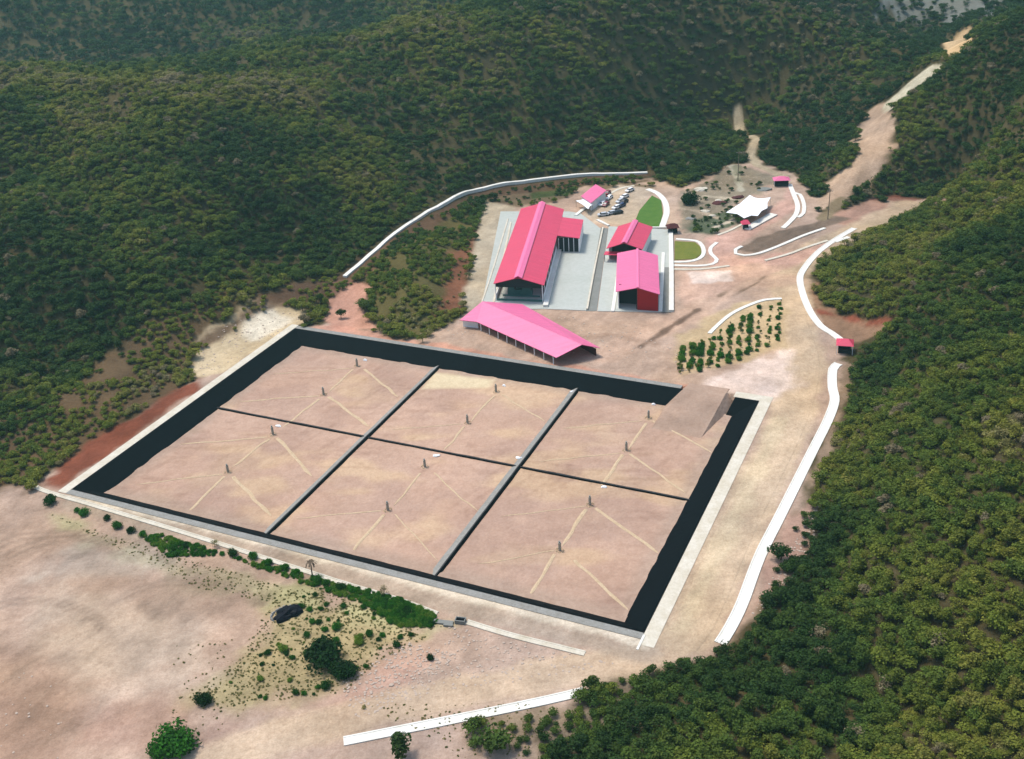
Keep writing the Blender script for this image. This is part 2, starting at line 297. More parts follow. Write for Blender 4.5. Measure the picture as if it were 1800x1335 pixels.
M['paper'] = mat('white_sack', (.8, .8, .78), .8, noise=((3, .4, (.8, .8, .8)),))
M['bark'] = mat('bark', tuple(lin(96, 82, 66)), .95, noise=((4, .7, (.6, .58, .55)),))
M['tarp'] = mat('black_plastic_sheet', (.004, .005, .009), .6, bump=.5, bscale=1.5, spec=.1)
def carmat(n_, c): return mat(n_, c, .35, spec=.5, noise=((1, .25, (.85, .85, .85)),))
def leafmat(name, ramp, tr=.38):
    m_ = bpy.data.materials.new(name); m_.use_nodes = True; t = m_.node_tree; N = t.nodes; L = t.links
    b = N["Principled BSDF"]; b.inputs["Roughness"].default_value = .7; b.inputs["Specular IOR Level"].default_value = .15
    a = N.new("ShaderNodeAttribute"); a.attribute_type = 'INSTANCER'; a.attribute_name = 'tint'
    cr = N.new("ShaderNodeValToRGB"); e = cr.color_ramp; e.interpolation = 'LINEAR'
    while len(e.elements) < len(ramp): e.elements.new(.5)
    for i, (p, c) in enumerate(ramp): e.elements[i].position = p; e.elements[i].color = (*lin(*c), 1)
    L.new(a.outputs["Fac"], cr.inputs[0])
    lv = N.new("ShaderNodeAttribute"); lv.attribute_name = 'leaf_tone'
    mr = N.new("ShaderNodeMapRange"); mr.inputs["To Min"].default_value = .55; mr.inputs["To Max"].default_value = 1.6
    L.new(lv.outputs["Fac"], mr.inputs["Value"])
    mx = N.new("ShaderNodeMix"); mx.data_type = 'RGBA'; mx.blend_type = 'MULTIPLY'; mx.inputs["Factor"].default_value = 1
    L.new(cr.outputs[0], mx.inputs["A"]); L.new(mr.outputs[0], mx.inputs["B"]); L.new(mx.outputs["Result"], b.inputs["Base Color"])
    tb = N.new("ShaderNodeBsdfTranslucent"); L.new(mx.outputs["Result"], tb.inputs["Color"])
    ms = N.new("ShaderNodeMixShader"); ms.inputs[0].default_value = tr
    L.new(b.outputs[0], ms.inputs[1]); L.new(tb.outputs[0], ms.inputs[2]); L.new(ms.outputs[0], N["Material Output"].inputs[0])
    return m_
M['leaf'] = leafmat('forest_leaves', [(0, (46, 70, 28)), (.28, (76, 96, 36)), (.52, (102, 112, 40)), (.75, (124, 124, 50)), (1, (132, 120, 92))])
M['leafg'] = leafmat('fresh_leaves', [(0, (22, 54, 14)), (.5, (52, 110, 22)), (1, (104, 130, 44))])
# ---------------------------------------------------------------- object helpers
def tag(o, label=None, cat=None, group=None, kind=None):
    if label: o['label'] = label
    if cat: o['category'] = cat
    if group: o['group'] = group
    if kind: o['kind'] = kind
    return o
def empty(name, loc, rz=0.0):
    o = bpy.data.objects.new(name, None); o.location = loc; o.rotation_euler = (0, 0, rz); o.empty_display_size = .5; COL.objects.link(o); return o
class MB:
    def __init__(s): s.v = []; s.f = []; s.mi = []; s.g = []
    def add(s, vs, fs, mi=0):
        k = len(s.v); s.v += [tuple(map(float, p)) for p in vs]; s.f += [tuple(k + i for i in f) for f in fs]; s.mi += [mi] * len(fs); s.g.append((k, len(s.v), len(s.f) - len(fs), len(s.f))); return s
    def each(s, name, m_, parent):
        """every added piece becomes a part of its own"""
        for k0, k1, f0, f1 in s.g:
            q = MB(); q.add(s.v[k0:k1], [tuple(i - k0 for i in f) for f in s.f[f0:f1]]); q.build(name, m_, parent)
    def box(s, x0, x1, y0, y1, z0, z1, mi=0):
        return s.add([(x0, y0, z0), (x1, y0, z0), (x1, y1, z0), (x0, y1, z0), (x0, y0, z1), (x1, y0, z1), (x1, y1, z1), (x0, y1, z1)],
                     [(3, 2, 1, 0), (4, 5, 6, 7), (0, 1, 5, 4), (1, 2, 6, 5), (2, 3, 7, 6), (3, 0, 4, 7)], mi)
    def slab(s, top, th, mi=0):
        """polygon 'top' (3-D points) given a thickness downward"""
        k = len(top); vs = list(top) + [(p[0], p[1], p[2] - th) for p in top]
        return s.add(vs, [tuple(range(k)), tuple(reversed(range(k, 2 * k)))] + [(i, k + i, k + (i + 1) % k, (i + 1) % k) for i in range(k)], mi)
    def cyl(s, a, b, r0, r1, k=8, mi=0):
        a = Vector(a); b = Vector(b); d = (b - a).normalized(); u = d.orthogonal().normalized(); w_ = d.cross(u); vs = []
        for c, r in ((a, r0), (b, r1)):
            for i in range(k): t_ = 2 * math.pi * i / k; vs.append(c + u * math.cos(t_) * r + w_ * math.sin(t_) * r)
        return s.add(vs, [(i, (i + 1) % k, k + (i + 1) % k, k + i) for i in range(k)] + [tuple(reversed(range(k))), tuple(range(k, 2 * k))], mi)
    def build(s, name, m_, parent=None, attr=None, loc=None):
        me = bpy.data.meshes.new(name); me.from_pydata(s.v, [], s.f)
        for q in (m_ if isinstance(m_, (list, tuple)) else [m_]): me.materials.append(q)
        me.polygons.foreach_set('material_index', s.mi)
        bm = bmesh.new(); bm.from_mesh(me); bmesh.ops.recalc_face_normals(bm, faces=bm.faces); bm.to_mesh(me); bm.free()
        o = bpy.data.objects.new(name, me); COL.objects.link(o)
        if parent: o.parent = parent
        if loc is not None: o.location = loc
        return o
def setcol(me, C3):
    a = me.color_attributes.new('cover', 'FLOAT_COLOR', 'POINT'); c = np.ones((len(me.vertices), 4)); c[:, :3] = C3; a.data.foreach_set('color', c.ravel())
def smooth_line(P, step=2.0):
    P = [np.array(p, float) for p in P]; out = []
    for i in range(len(P) - 1):
        p0 = P[max(i - 1, 0)]; p1 = P[i]; p2 = P[i + 1]; p3 = P[min(i + 2, len(P) - 1)]
        k = max(1, int(np.linalg.norm(p2 - p1) / step))
        for j in range(k):
            t = j / k; out.append(.5 * (2 * p1 + (p2 - p0) * t + (2 * p0 - 5 * p1 + 4 * p2 - p3) * t * t + (3 * p1 - p0 - 3 * p2 + p3) * t ** 3))
    out.append(P[-1]); return out
def ribbon(name, pts, prof, m_, step=2.0, base='max', jit=0.0):
    """pts: world xy list; prof: list of (offset, dz) across; draped on the ground"""
    P = smooth_line([p[:2] for p in pts], step); mb = MB(); rows = []
    offs = [q[0] for q in prof]; K_ = len(prof)
    for i, p in enumerate(P):
        d = P[min(i + 1, len(P) - 1)] - P[max(i - 1, 0)]; d /= np.linalg.norm(d) + 1e-9; nn = np.array([d[1], -d[0]])
        hs = [float(hgt(*(p + nn * o_))) for o_ in (min(offs), 0, max(offs))]
        z = max(hs); j = random.uniform(-jit, jit)
        rows.append([(p[0] + nn[0] * (o_ + j), p[1] + nn[1] * (o_ + j), z + dz) for o_, dz in prof])
    vs = [v for r in rows for v in r]
    fs = [(i * K_ + j, i * K_ + j + 1, (i + 1) * K_ + j + 1, (i + 1) * K_ + j) for i in range(len(rows) - 1) for j in range(K_ - 1)]
    fs += [tuple(range(K_)), tuple(reversed(range((len(rows) - 1) * K_, len(rows) * K_)))]
    return mb.add(vs, fs).build(name, m_)
def uprof(w_, h=.22, wall=.3):
    a = w_ * .56; return [(-a - .02, -1.2), (-a, h), (-a + wall, h), (-a + wall + .05, .13), (a - wall - .05, .13), (a - wall, h), (a, h), (a + .02, -1.2)]
def kprof(w_, h=.25): a = w_ / 2; return [(-a, -1), (-a, h), (a, h), (a, -1)]
# ---------------------------------------------------------------- the ground
ny, nx = XX.shape
me = bpy.data.meshes.new('ground'); idx = np.arange(nx * ny).reshape(ny, nx)
q = np.stack([idx[:-1, :-1], idx[:-1, 1:], idx[1:, 1:], idx[1:, :-1]], -1).reshape(-1, 4)
me.vertices.add(nx * ny); me.vertices.foreach_set('co', np.stack([XX, YY, ZZ], -1).ravel())
me.loops.add(q.size); me.loops.foreach_set('vertex_index', q.ravel()); me.polygons.add(len(q)); me.polygons.foreach_set('loop_start', np.arange(0, q.size, 4))
me.update(); me.validate(); me.materials.append(M['ground'])
c3, DEN, SIZ = cover(XX.ravel(), YY.ravel()); setcol(me, c3)
me.polygons.foreach_set('use_smooth', np.ones(len(q), bool))
g = bpy.data.objects.new('ground', me); COL.objects.link(g); tag(g, 'pinkish bare soil and forest floor of the valley and its hillsides', 'ground', kind='structure')
def strip(name, px, hw, lift, label, cat):
    """a road sheet laid on the ground, sharing the ground's colour field"""
    P = smooth_line(TT(px), 2.0); K_ = 9; vs = []
    for i, p in enumerate(P):
        d = P[min(i + 1, len(P) - 1)] - P[max(i - 1, 0)]; d /= np.linalg.norm(d); nn = np.array([d[1], -d[0]])
        for j in range(K_): o_ = (j / (K_ - 1) * 2 - 1) * hw; x, y = p + nn * o_; vs.append((x, y, float(hgt(x, y)) + lift - (.3 if j in (0, K_ - 1) else 0)))
    fs = [(i * K_ + j, i * K_ + j + 1, (i + 1) * K_ + j + 1, (i + 1) * K_ + j) for i in range(len(P) - 1) for j in range(K_ - 1)]
    o = MB().add(vs, fs).build(name, M['ground']); V = np.array(vs); setcol(o.data, cover(V[:, 0], V[:, 1])[0]); return tag(o, label, cat, kind='structure')
strip('road', [(200, 1400), (480, 1300), (700, 1240), (950, 1190), (1120, 1160), (1210, 1110), (1300, 920), (1390, 740), (1415, 640), (1395, 560), (1385, 490), (1430, 440), (1500, 408), (1600, 362)], 5.2, .07,
      'wide pale dirt road running from the lower left past the lined pit to the hills', 'road')
strip('path', [(1296, 195), (1304, 225), (1330, 245), (1318, 272), (1330, 290), (1370, 308)], 2.0, .12, 'narrow winding footpath through the forest behind the site', 'path')
# ---------------------------------------------------------------- the lined pit
W6, D3, WN = 6.0, -3.0, 4.7
def quad3(a, b, c, d, nu, nv):
    vs = []; fs = []
    for i in range(nu + 1):
        for j in range(nv + 1):
            s_, t_ = i / nu, j / nv; vs.append((a * (1 - s_) + b * s_) * (1 - t_) + (d * (1 - s_) + c * s_) * t_)
    for i in range(nu):
        for j in range(nv): k = i * (nv + 1) + j; fs.append((k, k + 1, k + nv + 2, k + nv + 1))
    return vs, fs
pit = empty('lined_pit', tuple(pond(0, 0))); tag(pit, 'large rectangular waste pit lined with black plastic sheeting', 'pit')
pit.rotation_euler = (0, 0, 0); PO = -pond(0, 0)
def pp(u, v, z=0.): return pond(u, v, z) + PO
mb = MB()
RU0, RU1 = 131.0, 147.2          # the ramp's gap in the far side (u)
sl_ = MB(); L_ = []
def liner(a, b, c, d): vs, fs = quad3(a, b, c, d, 40, 6); sl_.add(vs, fs)
liner(pp(0, 0, .12), pp(0, PV, .12), pp(W6, PV - W6, D3), pp(W6, WN, D3))
liner(pp(PU, PV, .12), pp(PU, 0, .12), pp(PU - W6, WN, D3), pp(PU - W6, PV - W6, D3))
liner(pp(PU, 0, .12), pp(0, 0, .12), pp(W6, WN, D3), pp(PU - W6, WN, D3))
liner(pp(0, PV, .12), pp(RU0 + 3, PV, .12), pp(RU0, PV - W6, D3), pp(W6, PV - W6, D3))
liner(pp(RU1 + .5, PV, .12), pp(PU, PV, .12), pp(PU - W6, PV - W6, D3), pp(PU - W6 - 1.5, PV - W6, D3))
for a, b in (((0, 0), (PU, 0)), ((0, 0), (0, PV)), ((PU, 0), (PU, PV))):   # anchored lip of the sheet
    ia = .0; wv_ = .35
    a3, b3 = pp(*a, .13), pp(*b, .13); out = (-pg if a[1] == b[1] else (-pe if a[0] == 0 else pe)) * wv_
    sl_.add([a3, b3, b3 + out + [0, 0, .02], a3 + out + [0, 0, .02]], [(0, 1, 2, 3)])
sl_.build('liner', M['liner'], pit)
vs, fs = quad3(pp(W6 - .3, WN - .2, D3), pp(PU - W6 + .3, WN - .2, D3), pp(PU - W6 + .3, PV - W6 + .3, D3), pp(W6 - .3, PV - W6 + .3, D3), 150, 96)
V = np.array(vs) - PO; fbx = (fbm(V[:, 0], V[:, 1], 7, 121, 3) - .5) * .35
uu = (V - RIM[0]) @ pe; vv = (V - RIM[0]) @ pg
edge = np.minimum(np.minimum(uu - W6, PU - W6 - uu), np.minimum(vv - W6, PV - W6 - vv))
for k in range(len(vs)): vs[k] = vs[k] + np.array([0, 0, fbx[k] * .5 * min(1, max(0, edge[k]) / 2)])
for k in range(len(vs)):
    if edge[k] < .05:
        o_ = .15 + .7 * max(0, float(vnoise(V[k, 0], V[k, 1], 3.0, 61)) - .35)
        dx = (-1 if uu[k] - W6 < .05 else (1 if PU - W6 - uu[k] < .05 else 0)); dy = (-1 if vv[k] - WN < .4 else (1 if PV - W6 - vv[k] < .05 else 0))
        vs[k] = vs[k] + (pe * dx + pg * dy) * o_ + np.array([0, 0, o_ * (.66 if dy < 0 else .52) + .05])
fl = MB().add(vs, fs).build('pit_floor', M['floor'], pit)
cf = lin(182, 152, 132)[None] * (1 + (fbm(V[:, 0], V[:, 1], 18, 131, 4)[:, None] - .5) * .34)
k = sm(.46, .62, fbm(V[:, 0] * .8 + V[:, 1] * .4, V[:, 1] * 1.6, 20, 141, 3))[:, None]; cf = cf * (1 - k * .4) + lin(206, 178, 138)[None] * k * .4
k = sm(.48, .66, fbm(V[:, 0], V[:, 1], 13, 151, 3))[:, None]; cf = cf * (1 - k * .5) + lin(166, 138, 122)[None] * k * .5
cell = (uu > 52).astype(int) + (uu > 101) * 1 + (vv > 50) * 3
cf = cf * np.array([.98, 1.04, .97, 1.0, 1.03, .96])[cell][:, None]
for (ax_, ay_), sd_k in (((.9, .25), 401), ((.3, 1.0), 402)):
    st = vnoise((uu * ax_ + vv * ay_) * .12, (uu * ay_ - vv * ax_) * 1.1, 1.0, sd_k); pz = fbm(V[:, 0], V[:, 1], 22, sd_k + 9, 2)
    cf = cf * (1 - (sm(.6, .85, st) * sm(.45, .6, pz))[:, None] * np.array([.13, .15, .16]))
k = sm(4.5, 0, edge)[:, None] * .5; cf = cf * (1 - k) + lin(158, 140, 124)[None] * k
dcol = []
# pale patch in the middle far cell
d = sdf(V[:, 0], V[:, 1], [at(x, y, D3)[:2] for x, y in [(760, 655), (870, 668), (860, 682), (742, 684)]], maxd=10); k = sm(1, -1, d)[:, None] * .8; cf = cf * (1 - k) + lin(212, 196, 160)[None] * k
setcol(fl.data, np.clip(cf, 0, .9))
# ramp
rp = MB(); rv, rf = quad3(pp(RU0 + 2.6, PV + 4, .16), pp(RU1 - 2.2, PV + 4, .16), pp(RU1 - 4.0, PV - 24, D3 - .3), pp(RU0 - 2.5, PV - 23, D3 - .3), 14, 26)
RV = np.array(rv) - PO
for k in range(len(rv)):
    v_ = float((RV[k] - RIM[0]) @ pg); u_ = float((RV[k] - RIM[0]) @ pe)
    z = .16 if v_ > PV - 1 else .16 + (D3 - .5) * min(1, max(0, (PV - .5 - v_) / 21.0)) ** .85
    rv[k] = np.array([rv[k][0], rv[k][1], z + (vnoise(u_, v_, 2.5, 5) - .5) * .15])
n0 = len(rv); ring = [i * 27 for i in range(15)] + [14 * 27 + j for j in range(1, 27)] + [i * 27 + 26 for i in range(13, -1, -1)] + [j for j in range(25, 0, -1)]
low = [np.array([rv[i][0], rv[i][1], D3 - .1]) for i in ring]; cen = np.mean(np.array(rv), 0)
low = [l_ + np.array([*((pe * np.sign(float((l_ - cen) @ pe)) * min(1, abs(float((l_ - cen) @ pe)) / 4) * (.9 if float((l_ - cen) @ pe) > 0 else 1.3) * max(0, (rv[i][2] - D3)))[:2]), 0]) for l_, i in zip(low, ring)]
rp.add(list(rv) + low, rf + [(ring[i], ring[(i + 1) % len(ring)], n0 + (i + 1) % len(ring), n0 + i) for i in range(len(ring))])
ro = rp.build('earth_ramp', M['floor'], pit); RV2 = np.array(rp.v) - PO
setcol(ro.data, lin(166, 142, 124)[None] * (1 + (fbm(RV2[:, 0], RV2[:, 1], 5, 161, 3)[:, None] - .5) * .4))
ro['label'] = 'bare earth ramp leading down into the pit'
# rim berms
def berm(name, u0, u1, v0, v1, z, m_, lab):
    mb = MB(); vs, fs = quad3(pp(u0, v0, z), pp(u1, v0, z), pp(u1, v1, z), pp(u0, v1, z), 40 if abs(u1 - u0) > 10 else 3, 40 if abs(v1 - v0) > 10 else 3)
    mb.add(vs, fs); o = mb.build(name, m_, pit); o['label'] = lab; return o
berm('rim', PU + .5, PU + 3.6, -4, PV + 3.2, .10, M['whitedirty'], 'pale concrete strip along the right rim')
berm('rim', -3.2, -.5, -2.4, PV + 2.4, .10, M['whitedirty'], 'pale strip along the left rim')
berm('rim', -.5, RU0 + 1, PV, PV + 2.0, .105, M['berm_soil'], 'grey soil strip along the far rim')
berm('rim', RU1, PU + .5, PV, PV + 3.2, .107, M['whitedirty'], 'pale strip beside the ramp')
berm('rim', -.5, PU + .5, -2.4, -.5, .107, M['berm_soil'], 'grey strip along the near rim')
# dividers between the six cells
def divider(a, b, lab, hw=1.0, side=1):
    A, B = at(*a, D3), at(*b, D3); d = (B - A); L = np.linalg.norm(d); d /= L; nn = np.array([d[1], -d[0], 0]); rows = []; mb = MB(); K_ = int(L / 1.5)
    for i in range(K_ + 1):
        p = A + d * L * i / K_; j = (vnoise(i, side * 7, 4, 8) - .5) * .3; h = (.62 if side == 1 else .4) + j * .4
        rows.append([p - nn * (hw * 2.1 + j), p - nn * .15 + [0, 0, h], p + nn * .2 + [0, 0, h + .02], p + nn * (hw * .7) + [0, 0, 0]])
        for r in rows[-1]: r[2] -= .02 if r is rows[-1][0] or r is rows[-1][3] else 0
        rows[-1][0][2] = rows[-1][3][2] = D3 - .15
    vs = [v for r in rows for v in r]
    for c, mi in ((0, 0 if side == 1 else 2), (1, 2), (2, 1)):
        mb.add([v for r in rows for v in (r[c], r[c + 1])], [(2 * i, 2 * i + 1, 2 * i + 3, 2 * i + 2) for i in range(K_)], mi)
    o = mb.build('cell_divider', [M['berm_soil'], M['liner'], M['liner_dusty']]); return tag(o, lab, 'berm', 'low berms dividing the pit into cells')
divider((466, 945), (772, 646), 'left one of the two long low berms running away across the pit floor', 1.0)
divider((762, 1020), (1018, 683), 'right one of the two long low berms running away across the pit floor', 1.1)
divider((380, 718), (1218, 882), 'thin dark berm crossing the whole pit from its left to its right side', .55, 2)
# gas vents with gravel drains
def vent_proto():
    r = empty('gas_vent', (0, 0, 0))
    mb = MB()
    for k in range(6): mb.cyl((0, 0, k * .42), (0, 0, k * .42 + .42), .37 + .03 * (k % 2), .36 + .03 * ((k + 1) % 2), 10)
    mb.build('stone_column', M['stone'], r)
    MB().cyl((0, 0, 2.5), (0, 0, 2.95), .2, .2, 8).cyl((0, 0, 2.95), (0, 0, 3.03), .28, .24, 8).build('pipe', M['pipe'], r)
    mb = MB()
    for k in range(16):
        a = k * .39 + random.random() * .2; rr = .8 + random.random() * .5; s_ = .14 + random.random() * .14
        mb.cyl((rr * math.cos(a), rr * math.sin(a), -.1), (rr * math.cos(a) * .95, rr * math.sin(a) * .95, s_), s_ * 1.3, s_ * .6, 5)
    mb.build('stone_ring', M['gravel'], r); return r
def copy_tree(o, parent=None):
    c = o.copy(); COL.objects.link(c)
    if parent: c.parent = parent
    for ch in o.children: copy_tree(ch, c)
    return c
V0 = vent_proto()
cells = ['far left', 'near left', 'far middle', 'near middle', 'far right', 'near right']
vents = [(628, 644, 0, 'back'), (569, 694, 0, 'front'), (480, 764, 1, 'back'), (401, 830, 1, 'front'), (872, 689, 2, 'back'), (822, 744, 2, 'front'),
         (747, 821, 3, 'back'), (682, 897, 3, 'front'), (1140, 735, 4, 'back'), (1101, 792, 4, 'front'), (1037, 888, 5, 'back'), (984, 968, 5, 'front')]
def fh(p): return float((fbm(np.array([p[0]]), np.array([p[1]]), 7, 121, 3)[0] - .5) * .175) + .02
def drain(a, b, hw, fade=1):
    A, B = at(*a, D3), at(*b, D3); L = np.linalg.norm(B - A); d = (B - A) / L; nn = np.array([d[1], -d[0], 0]); K_ = max(2, int(L / .8)); rows = []
    for i in range(K_ + 1):
        p = A + d * L * i / K_; wob = (vnoise(i * .8 + a[0], a[1], 4, 3) - .5) * .7; h = hw * (.8 + .4 * vnoise(i * .8 + a[0], b[1], 2.2, 4)) * min(1, (K_ - i) / 4 + .25)
        rows.append([p + nn * (wob - h) + [0, 0, .02 + fh(p)], p + nn * wob + [0, 0, .05 + .12 * h + fh(p)], p + nn * (wob + h) + [0, 0, .02 + fh(p)]])
    return [v for r in rows for v in r], [(i * 3 + j, i * 3 + j + 1, i * 3 + j + 4, i * 3 + j + 3) for i in range(K_) for j in range(2)]
arms = [[((620, 650), (578, 690), .32), ((640, 650), (700, 698), .42), ((620, 648), (480, 658), .1)],
        [((560, 702), (498, 752), .42), ((578, 698), (648, 750), .5), ((560, 696), (420, 706), .28)],
        [((472, 772), (410, 822), .4), ((488, 770), (548, 838), .5), ((470, 768), (315, 782), .28)],
        [((394, 838), (325, 905), .42), ((410, 838), (476, 908), .52), ((392, 834), (240, 852), .22)],
        [((868, 696), (828, 742), .34), ((882, 694), (958, 742), .28)],
        [((816, 750), (782, 792), .34), ((812, 746), (690, 756), .12)],
        [((738, 832), (694, 890), .3), ((762, 832), (840, 900), .22)],
        [((676, 905), (614, 975), .42), ((670, 898), (520, 912), .2), ((694, 905), (770, 985), .18)],
        [((1136, 744), (1106, 790), .42), ((1148, 740), (1252, 798), .34), ((1128, 740), (990, 754), .2)],
        [((1096, 800), (1058, 855), .5), ((1108, 798), (1205, 868), .34), ((1090, 796), (950, 812), .2)],
        [((1030, 896), (988, 960), .5), ((1046, 894), (1160, 975), .44), ((1030, 890), (880, 908), .14)],
        [((976, 975), (930, 1050), .42), ((1010, 985), (1106, 1075), .44), ((974, 968), (840, 992), .14)]]
for i, (x, y, c, w_) in enumerate(vents):
    o = V0 if i == 0 else copy_tree(V0); p = at(x, y, D3); o.location = tuple(p); o.rotation_euler = (0, 0, i * 1.1); o.scale = (.9, .9, .8 + .14 * random.random())
    tag(o, f'grey stone vent column, {w_} one in the {cells[c]} cell of the pit', 'gas vent', 'stone gas vents standing in the pit cells')
    mb = MB()
    for a, b, hw in arms[i]: mb.add(*drain(a, b, max(hw * .95, .16)))
    tag(mb.build('gravel_drain', M['gravel']), f'yellowish gravel drain lines from the {w_} vent of the {cells[c]} cell', 'drain', 'gravel drains on the pit floor')
def lump(name, loc, rx, ry, rz_, m_, seed, sub=2, amp=.3, rot=0):
    bm = bmesh.new(); bmesh.ops.create_icosphere(bm, subdivisions=sub, radius=1); r_ = random.Random(seed); ph = [r_.uniform(0, 6) for _ in range(6)]
    for v in bm.verts:
        k = 1 + amp * (math.sin(v.co.x * 3.1 + ph[0]) * math.sin(v.co.y * 2.7 + ph[1]) + .6 * math.sin(v.co.x * 7 + ph[2]) * math.sin(v.co.y * 6.3 + ph[3])) + r_.uniform(-.06, .06)
        v.co = Vector((v.co.x * rx * k, v.co.y * ry * k, max(v.co.z, -.15) * rz_ * k))
    me_ = bpy.data.meshes.new(name); bm.to_mesh(me_); bm.free(); me_.materials.append(m_)
    o = bpy.data.objects.new(name, me_); COL.objects.link(o); o.location = loc; o.rotation_euler = (0, 0, rot); return o
for i, (x, y, s_, lab) in enumerate([(642, 634, 1.1, 'at the foot of the far liner beside the back vent of the far left cell'), (489, 750, 1.1, 'beside the thin cross berm in the near left cell'),
        (767, 802, 1.4, 'against the thin cross berm in the near middle cell'), (912, 806, 1.2, 'where the right long berm meets the cross berm'), (1006, 690, 1.1, 'at the far end of the right long berm'),
        (1062, 857, 1.1, 'against the cross berm in the near right cell'), (1149, 712, 1.0, 'under the far liner in the far right cell'), (886, 679, .9, 'under the far liner beside the back vent of the far middle cell')]):
    o = lump('sandbag_pile', tuple(at(x, y, D3) + [0, 0, .1]), s_ * .75, s_ * .45, .4, M['paper'], i, rot=-.4); tag(o, 'white sandbag heap ' + lab.replace('the foot of ', ''), 'sandbags', 'white sandbag heaps in the pit')
# ---------------------------------------------------------------- kerbs and channels
def chan(name, px, w_, lab, cat='drain channel', m_='white', prof=None, grp='white concrete channels and kerbs', jit=0):
    return tag(ribbon(name, TT(px), prof or uprof(w_), M[m_], jit=jit), lab, cat, grp)
chan('drain_channel', [(606, 488), (650, 450), (700, 408), (760, 370), (820, 340), (880, 326), (960, 316), (1040, 308), (1138, 305)], 1.7, 'long thin white channel curving along the foot of the left hill above the sheds', prof=kprof(1.6, .6))
chan('drain_channel', [(1502, 402), (1465, 424), (1435, 447), (1412, 475), (1406, 492), (1412, 520), (1425, 550), (1443, 574), (1460, 585), (1480, 600)], 2.0, 'white channel bending along the road down to the little red-roofed hut')
chan('drain_channel', [(1474, 640), (1464, 650), (1463, 680), (1467, 705), (1455, 740), (1430, 790), (1400, 850), (1370, 910), (1335, 980), (1305, 1060), (1283, 1105), (1266, 1132)], 2.3, 'broad white channel following the right edge of the road below the hut')
chan('drain_channel', [(604, 1304), (700, 1285), (850, 1255), (960, 1232), (1028, 1216)], 2.0, 'straight broad white channel at the bottom of the picture beside the lower road')
chan('drain_channel', [(50, 845), (60, 855), (85, 866), (150, 885), (300, 930), (450, 977), (600, 1025), (700, 1055), (768, 1080)], 1.2, 'long thin pale channel running along the near side of the pit', m_='whitedirty')
chan('drain_channel', [(820, 1094), (900, 1118), (1028, 1150)], 1.3, 'short pale channel right of the culvert below the pit', m_='whitedirty')
chan('kerb', [(1247, 587), (1262, 572), (1285, 553), (1315, 538), (1345, 528), (1374, 526)], 1.3, 'white kerb curving round the top of the planted plot', 'kerb', prof=kprof(1.3))
chan('kerb', [(1050, 358), (1068, 344), (1090, 332), (1115, 327)], 1.3, 'cream kerb round the back of the car park', 'kerb', 'whitedirty', kprof(1.3, .12))
chan('kerb', [(1138, 333), (1155, 340), (1168, 354), (1172, 372), (1168, 388), (1162, 402)], 2.4, 'broad white kerb round the right side of the long lawn', 'kerb', prof=kprof(2.4, .15))
chan('kerb', [(1188, 421), (1222, 424), (1233, 431), (1237, 445), (1228, 456), (1205, 461), (1184, 461)], 1.5, 'white kerb looping round the small square lawn', 'kerb', prof=kprof(1.5, .2))
chan('kerb', [(1260, 427), (1249, 437), (1250, 447), (1260, 457), (1252, 465), (1225, 468), (1182, 467)], 1.4, 'wavy white kerb right of the small square lawn', 'kerb', prof=kprof(1.4, .2))
chan('kerb', [(1184, 474), (1230, 474), (1282, 468)], 1.4, 'straight cream kerb in front of the small square lawn', 'kerb', 'whitedirty', kprof(1.2, .2))
chan('kerb', [(1262, 414), (1285, 405), (1308, 393)], 1.2, 'cream kerb below the scrub in front of the white marquee', 'kerb', 'whitedirty', kprof(1.2, .2))
chan('kerb', [(1388, 325), (1396, 345), (1402, 362), (1399, 378), (1386, 393), (1376, 402)], 1.9, 'inner white kerb bending on the upper road below the red gate', 'kerb', prof=kprof(1.9, .3))
chan('kerb', [(1396, 340), (1406, 343), (1413, 360), (1412, 376), (1403, 383)], 1.5, 'outer white kerb bending on the upper road below the red gate', 'kerb', prof=kprof(1.5, .3))
chan('kerb', [(1304, 434), (1293, 440), (1293, 447), (1308, 450), (1335, 446), (1370, 433), (1410, 416), (1450, 402)], 1.3, 'long hooked white kerb round the brown traffic island', 'kerb', prof=kprof(1.3, .3))
chan('kerb', [(1345, 459), (1385, 448), (1420, 435), (1455, 424)], 1.2, 'straight cream kerb below the brown traffic island', 'kerb', 'whitedirty', kprof(1.2, .3))
chan('kerb', [(1468, 426), (1492, 418)], 1.8, 'short white kerb at the right end of the traffic island', 'kerb', prof=kprof(1.8, .3))
chan('kerb', [(1120, 1143), (1160, 1060), (1230, 900), (1300, 770), (1338, 708)], .5, 'thin white line of kerb outside the right rim of the pit', 'kerb', prof=kprof(.5, .2))
# ---------------------------------------------------------------- yards
def yard(name, px, z, m_, lab, th=.4):
    o = MB().slab([tuple(at(x, y, z)) for x, y in px], th).build(name, M[m_]); return tag(o, lab, 'paving', kind='structure')
yard('yard', [(957, 543), (1030, 546), (1056, 402), (1020, 375), (1000, 372), (880, 372), (845, 545)], .16, 'concrete', 'pale concrete yard around the long shed')
yard('yard', [(1050, 547), (1180, 549), (1180, 404), (1070, 398)], .17, 'concrete', 'pale concrete yard around the two right sheds')
yard('pavement', [(1030, 547), (1049, 547), (1069, 402), (1056, 400)], .10, 'concdark', 'dark grey sunken strip between the two yards')
yard('pavement', [(1163, 549), (1179, 549), (1179, 470), (1165, 470)], .20, 'concdark', 'grey strip right of the red-walled shed')
def wall(px, w_, h, lab, m_='white', name='low_wall'):
    return tag(ribbon(name, [at(x, y)[:2] for x, y in px], kprof(w_, h), M[m_]), lab, 'wall', 'low walls round the yards')
wall([(959, 541), (974, 478), (990, 416)], 1.7, 1.0, 'broad white wall along the right side of the long shed')
wall([(866, 540), (884, 460), (898, 392)], .7, .4, 'thin pale wall along the left side of the long shed', 'whitedirty')
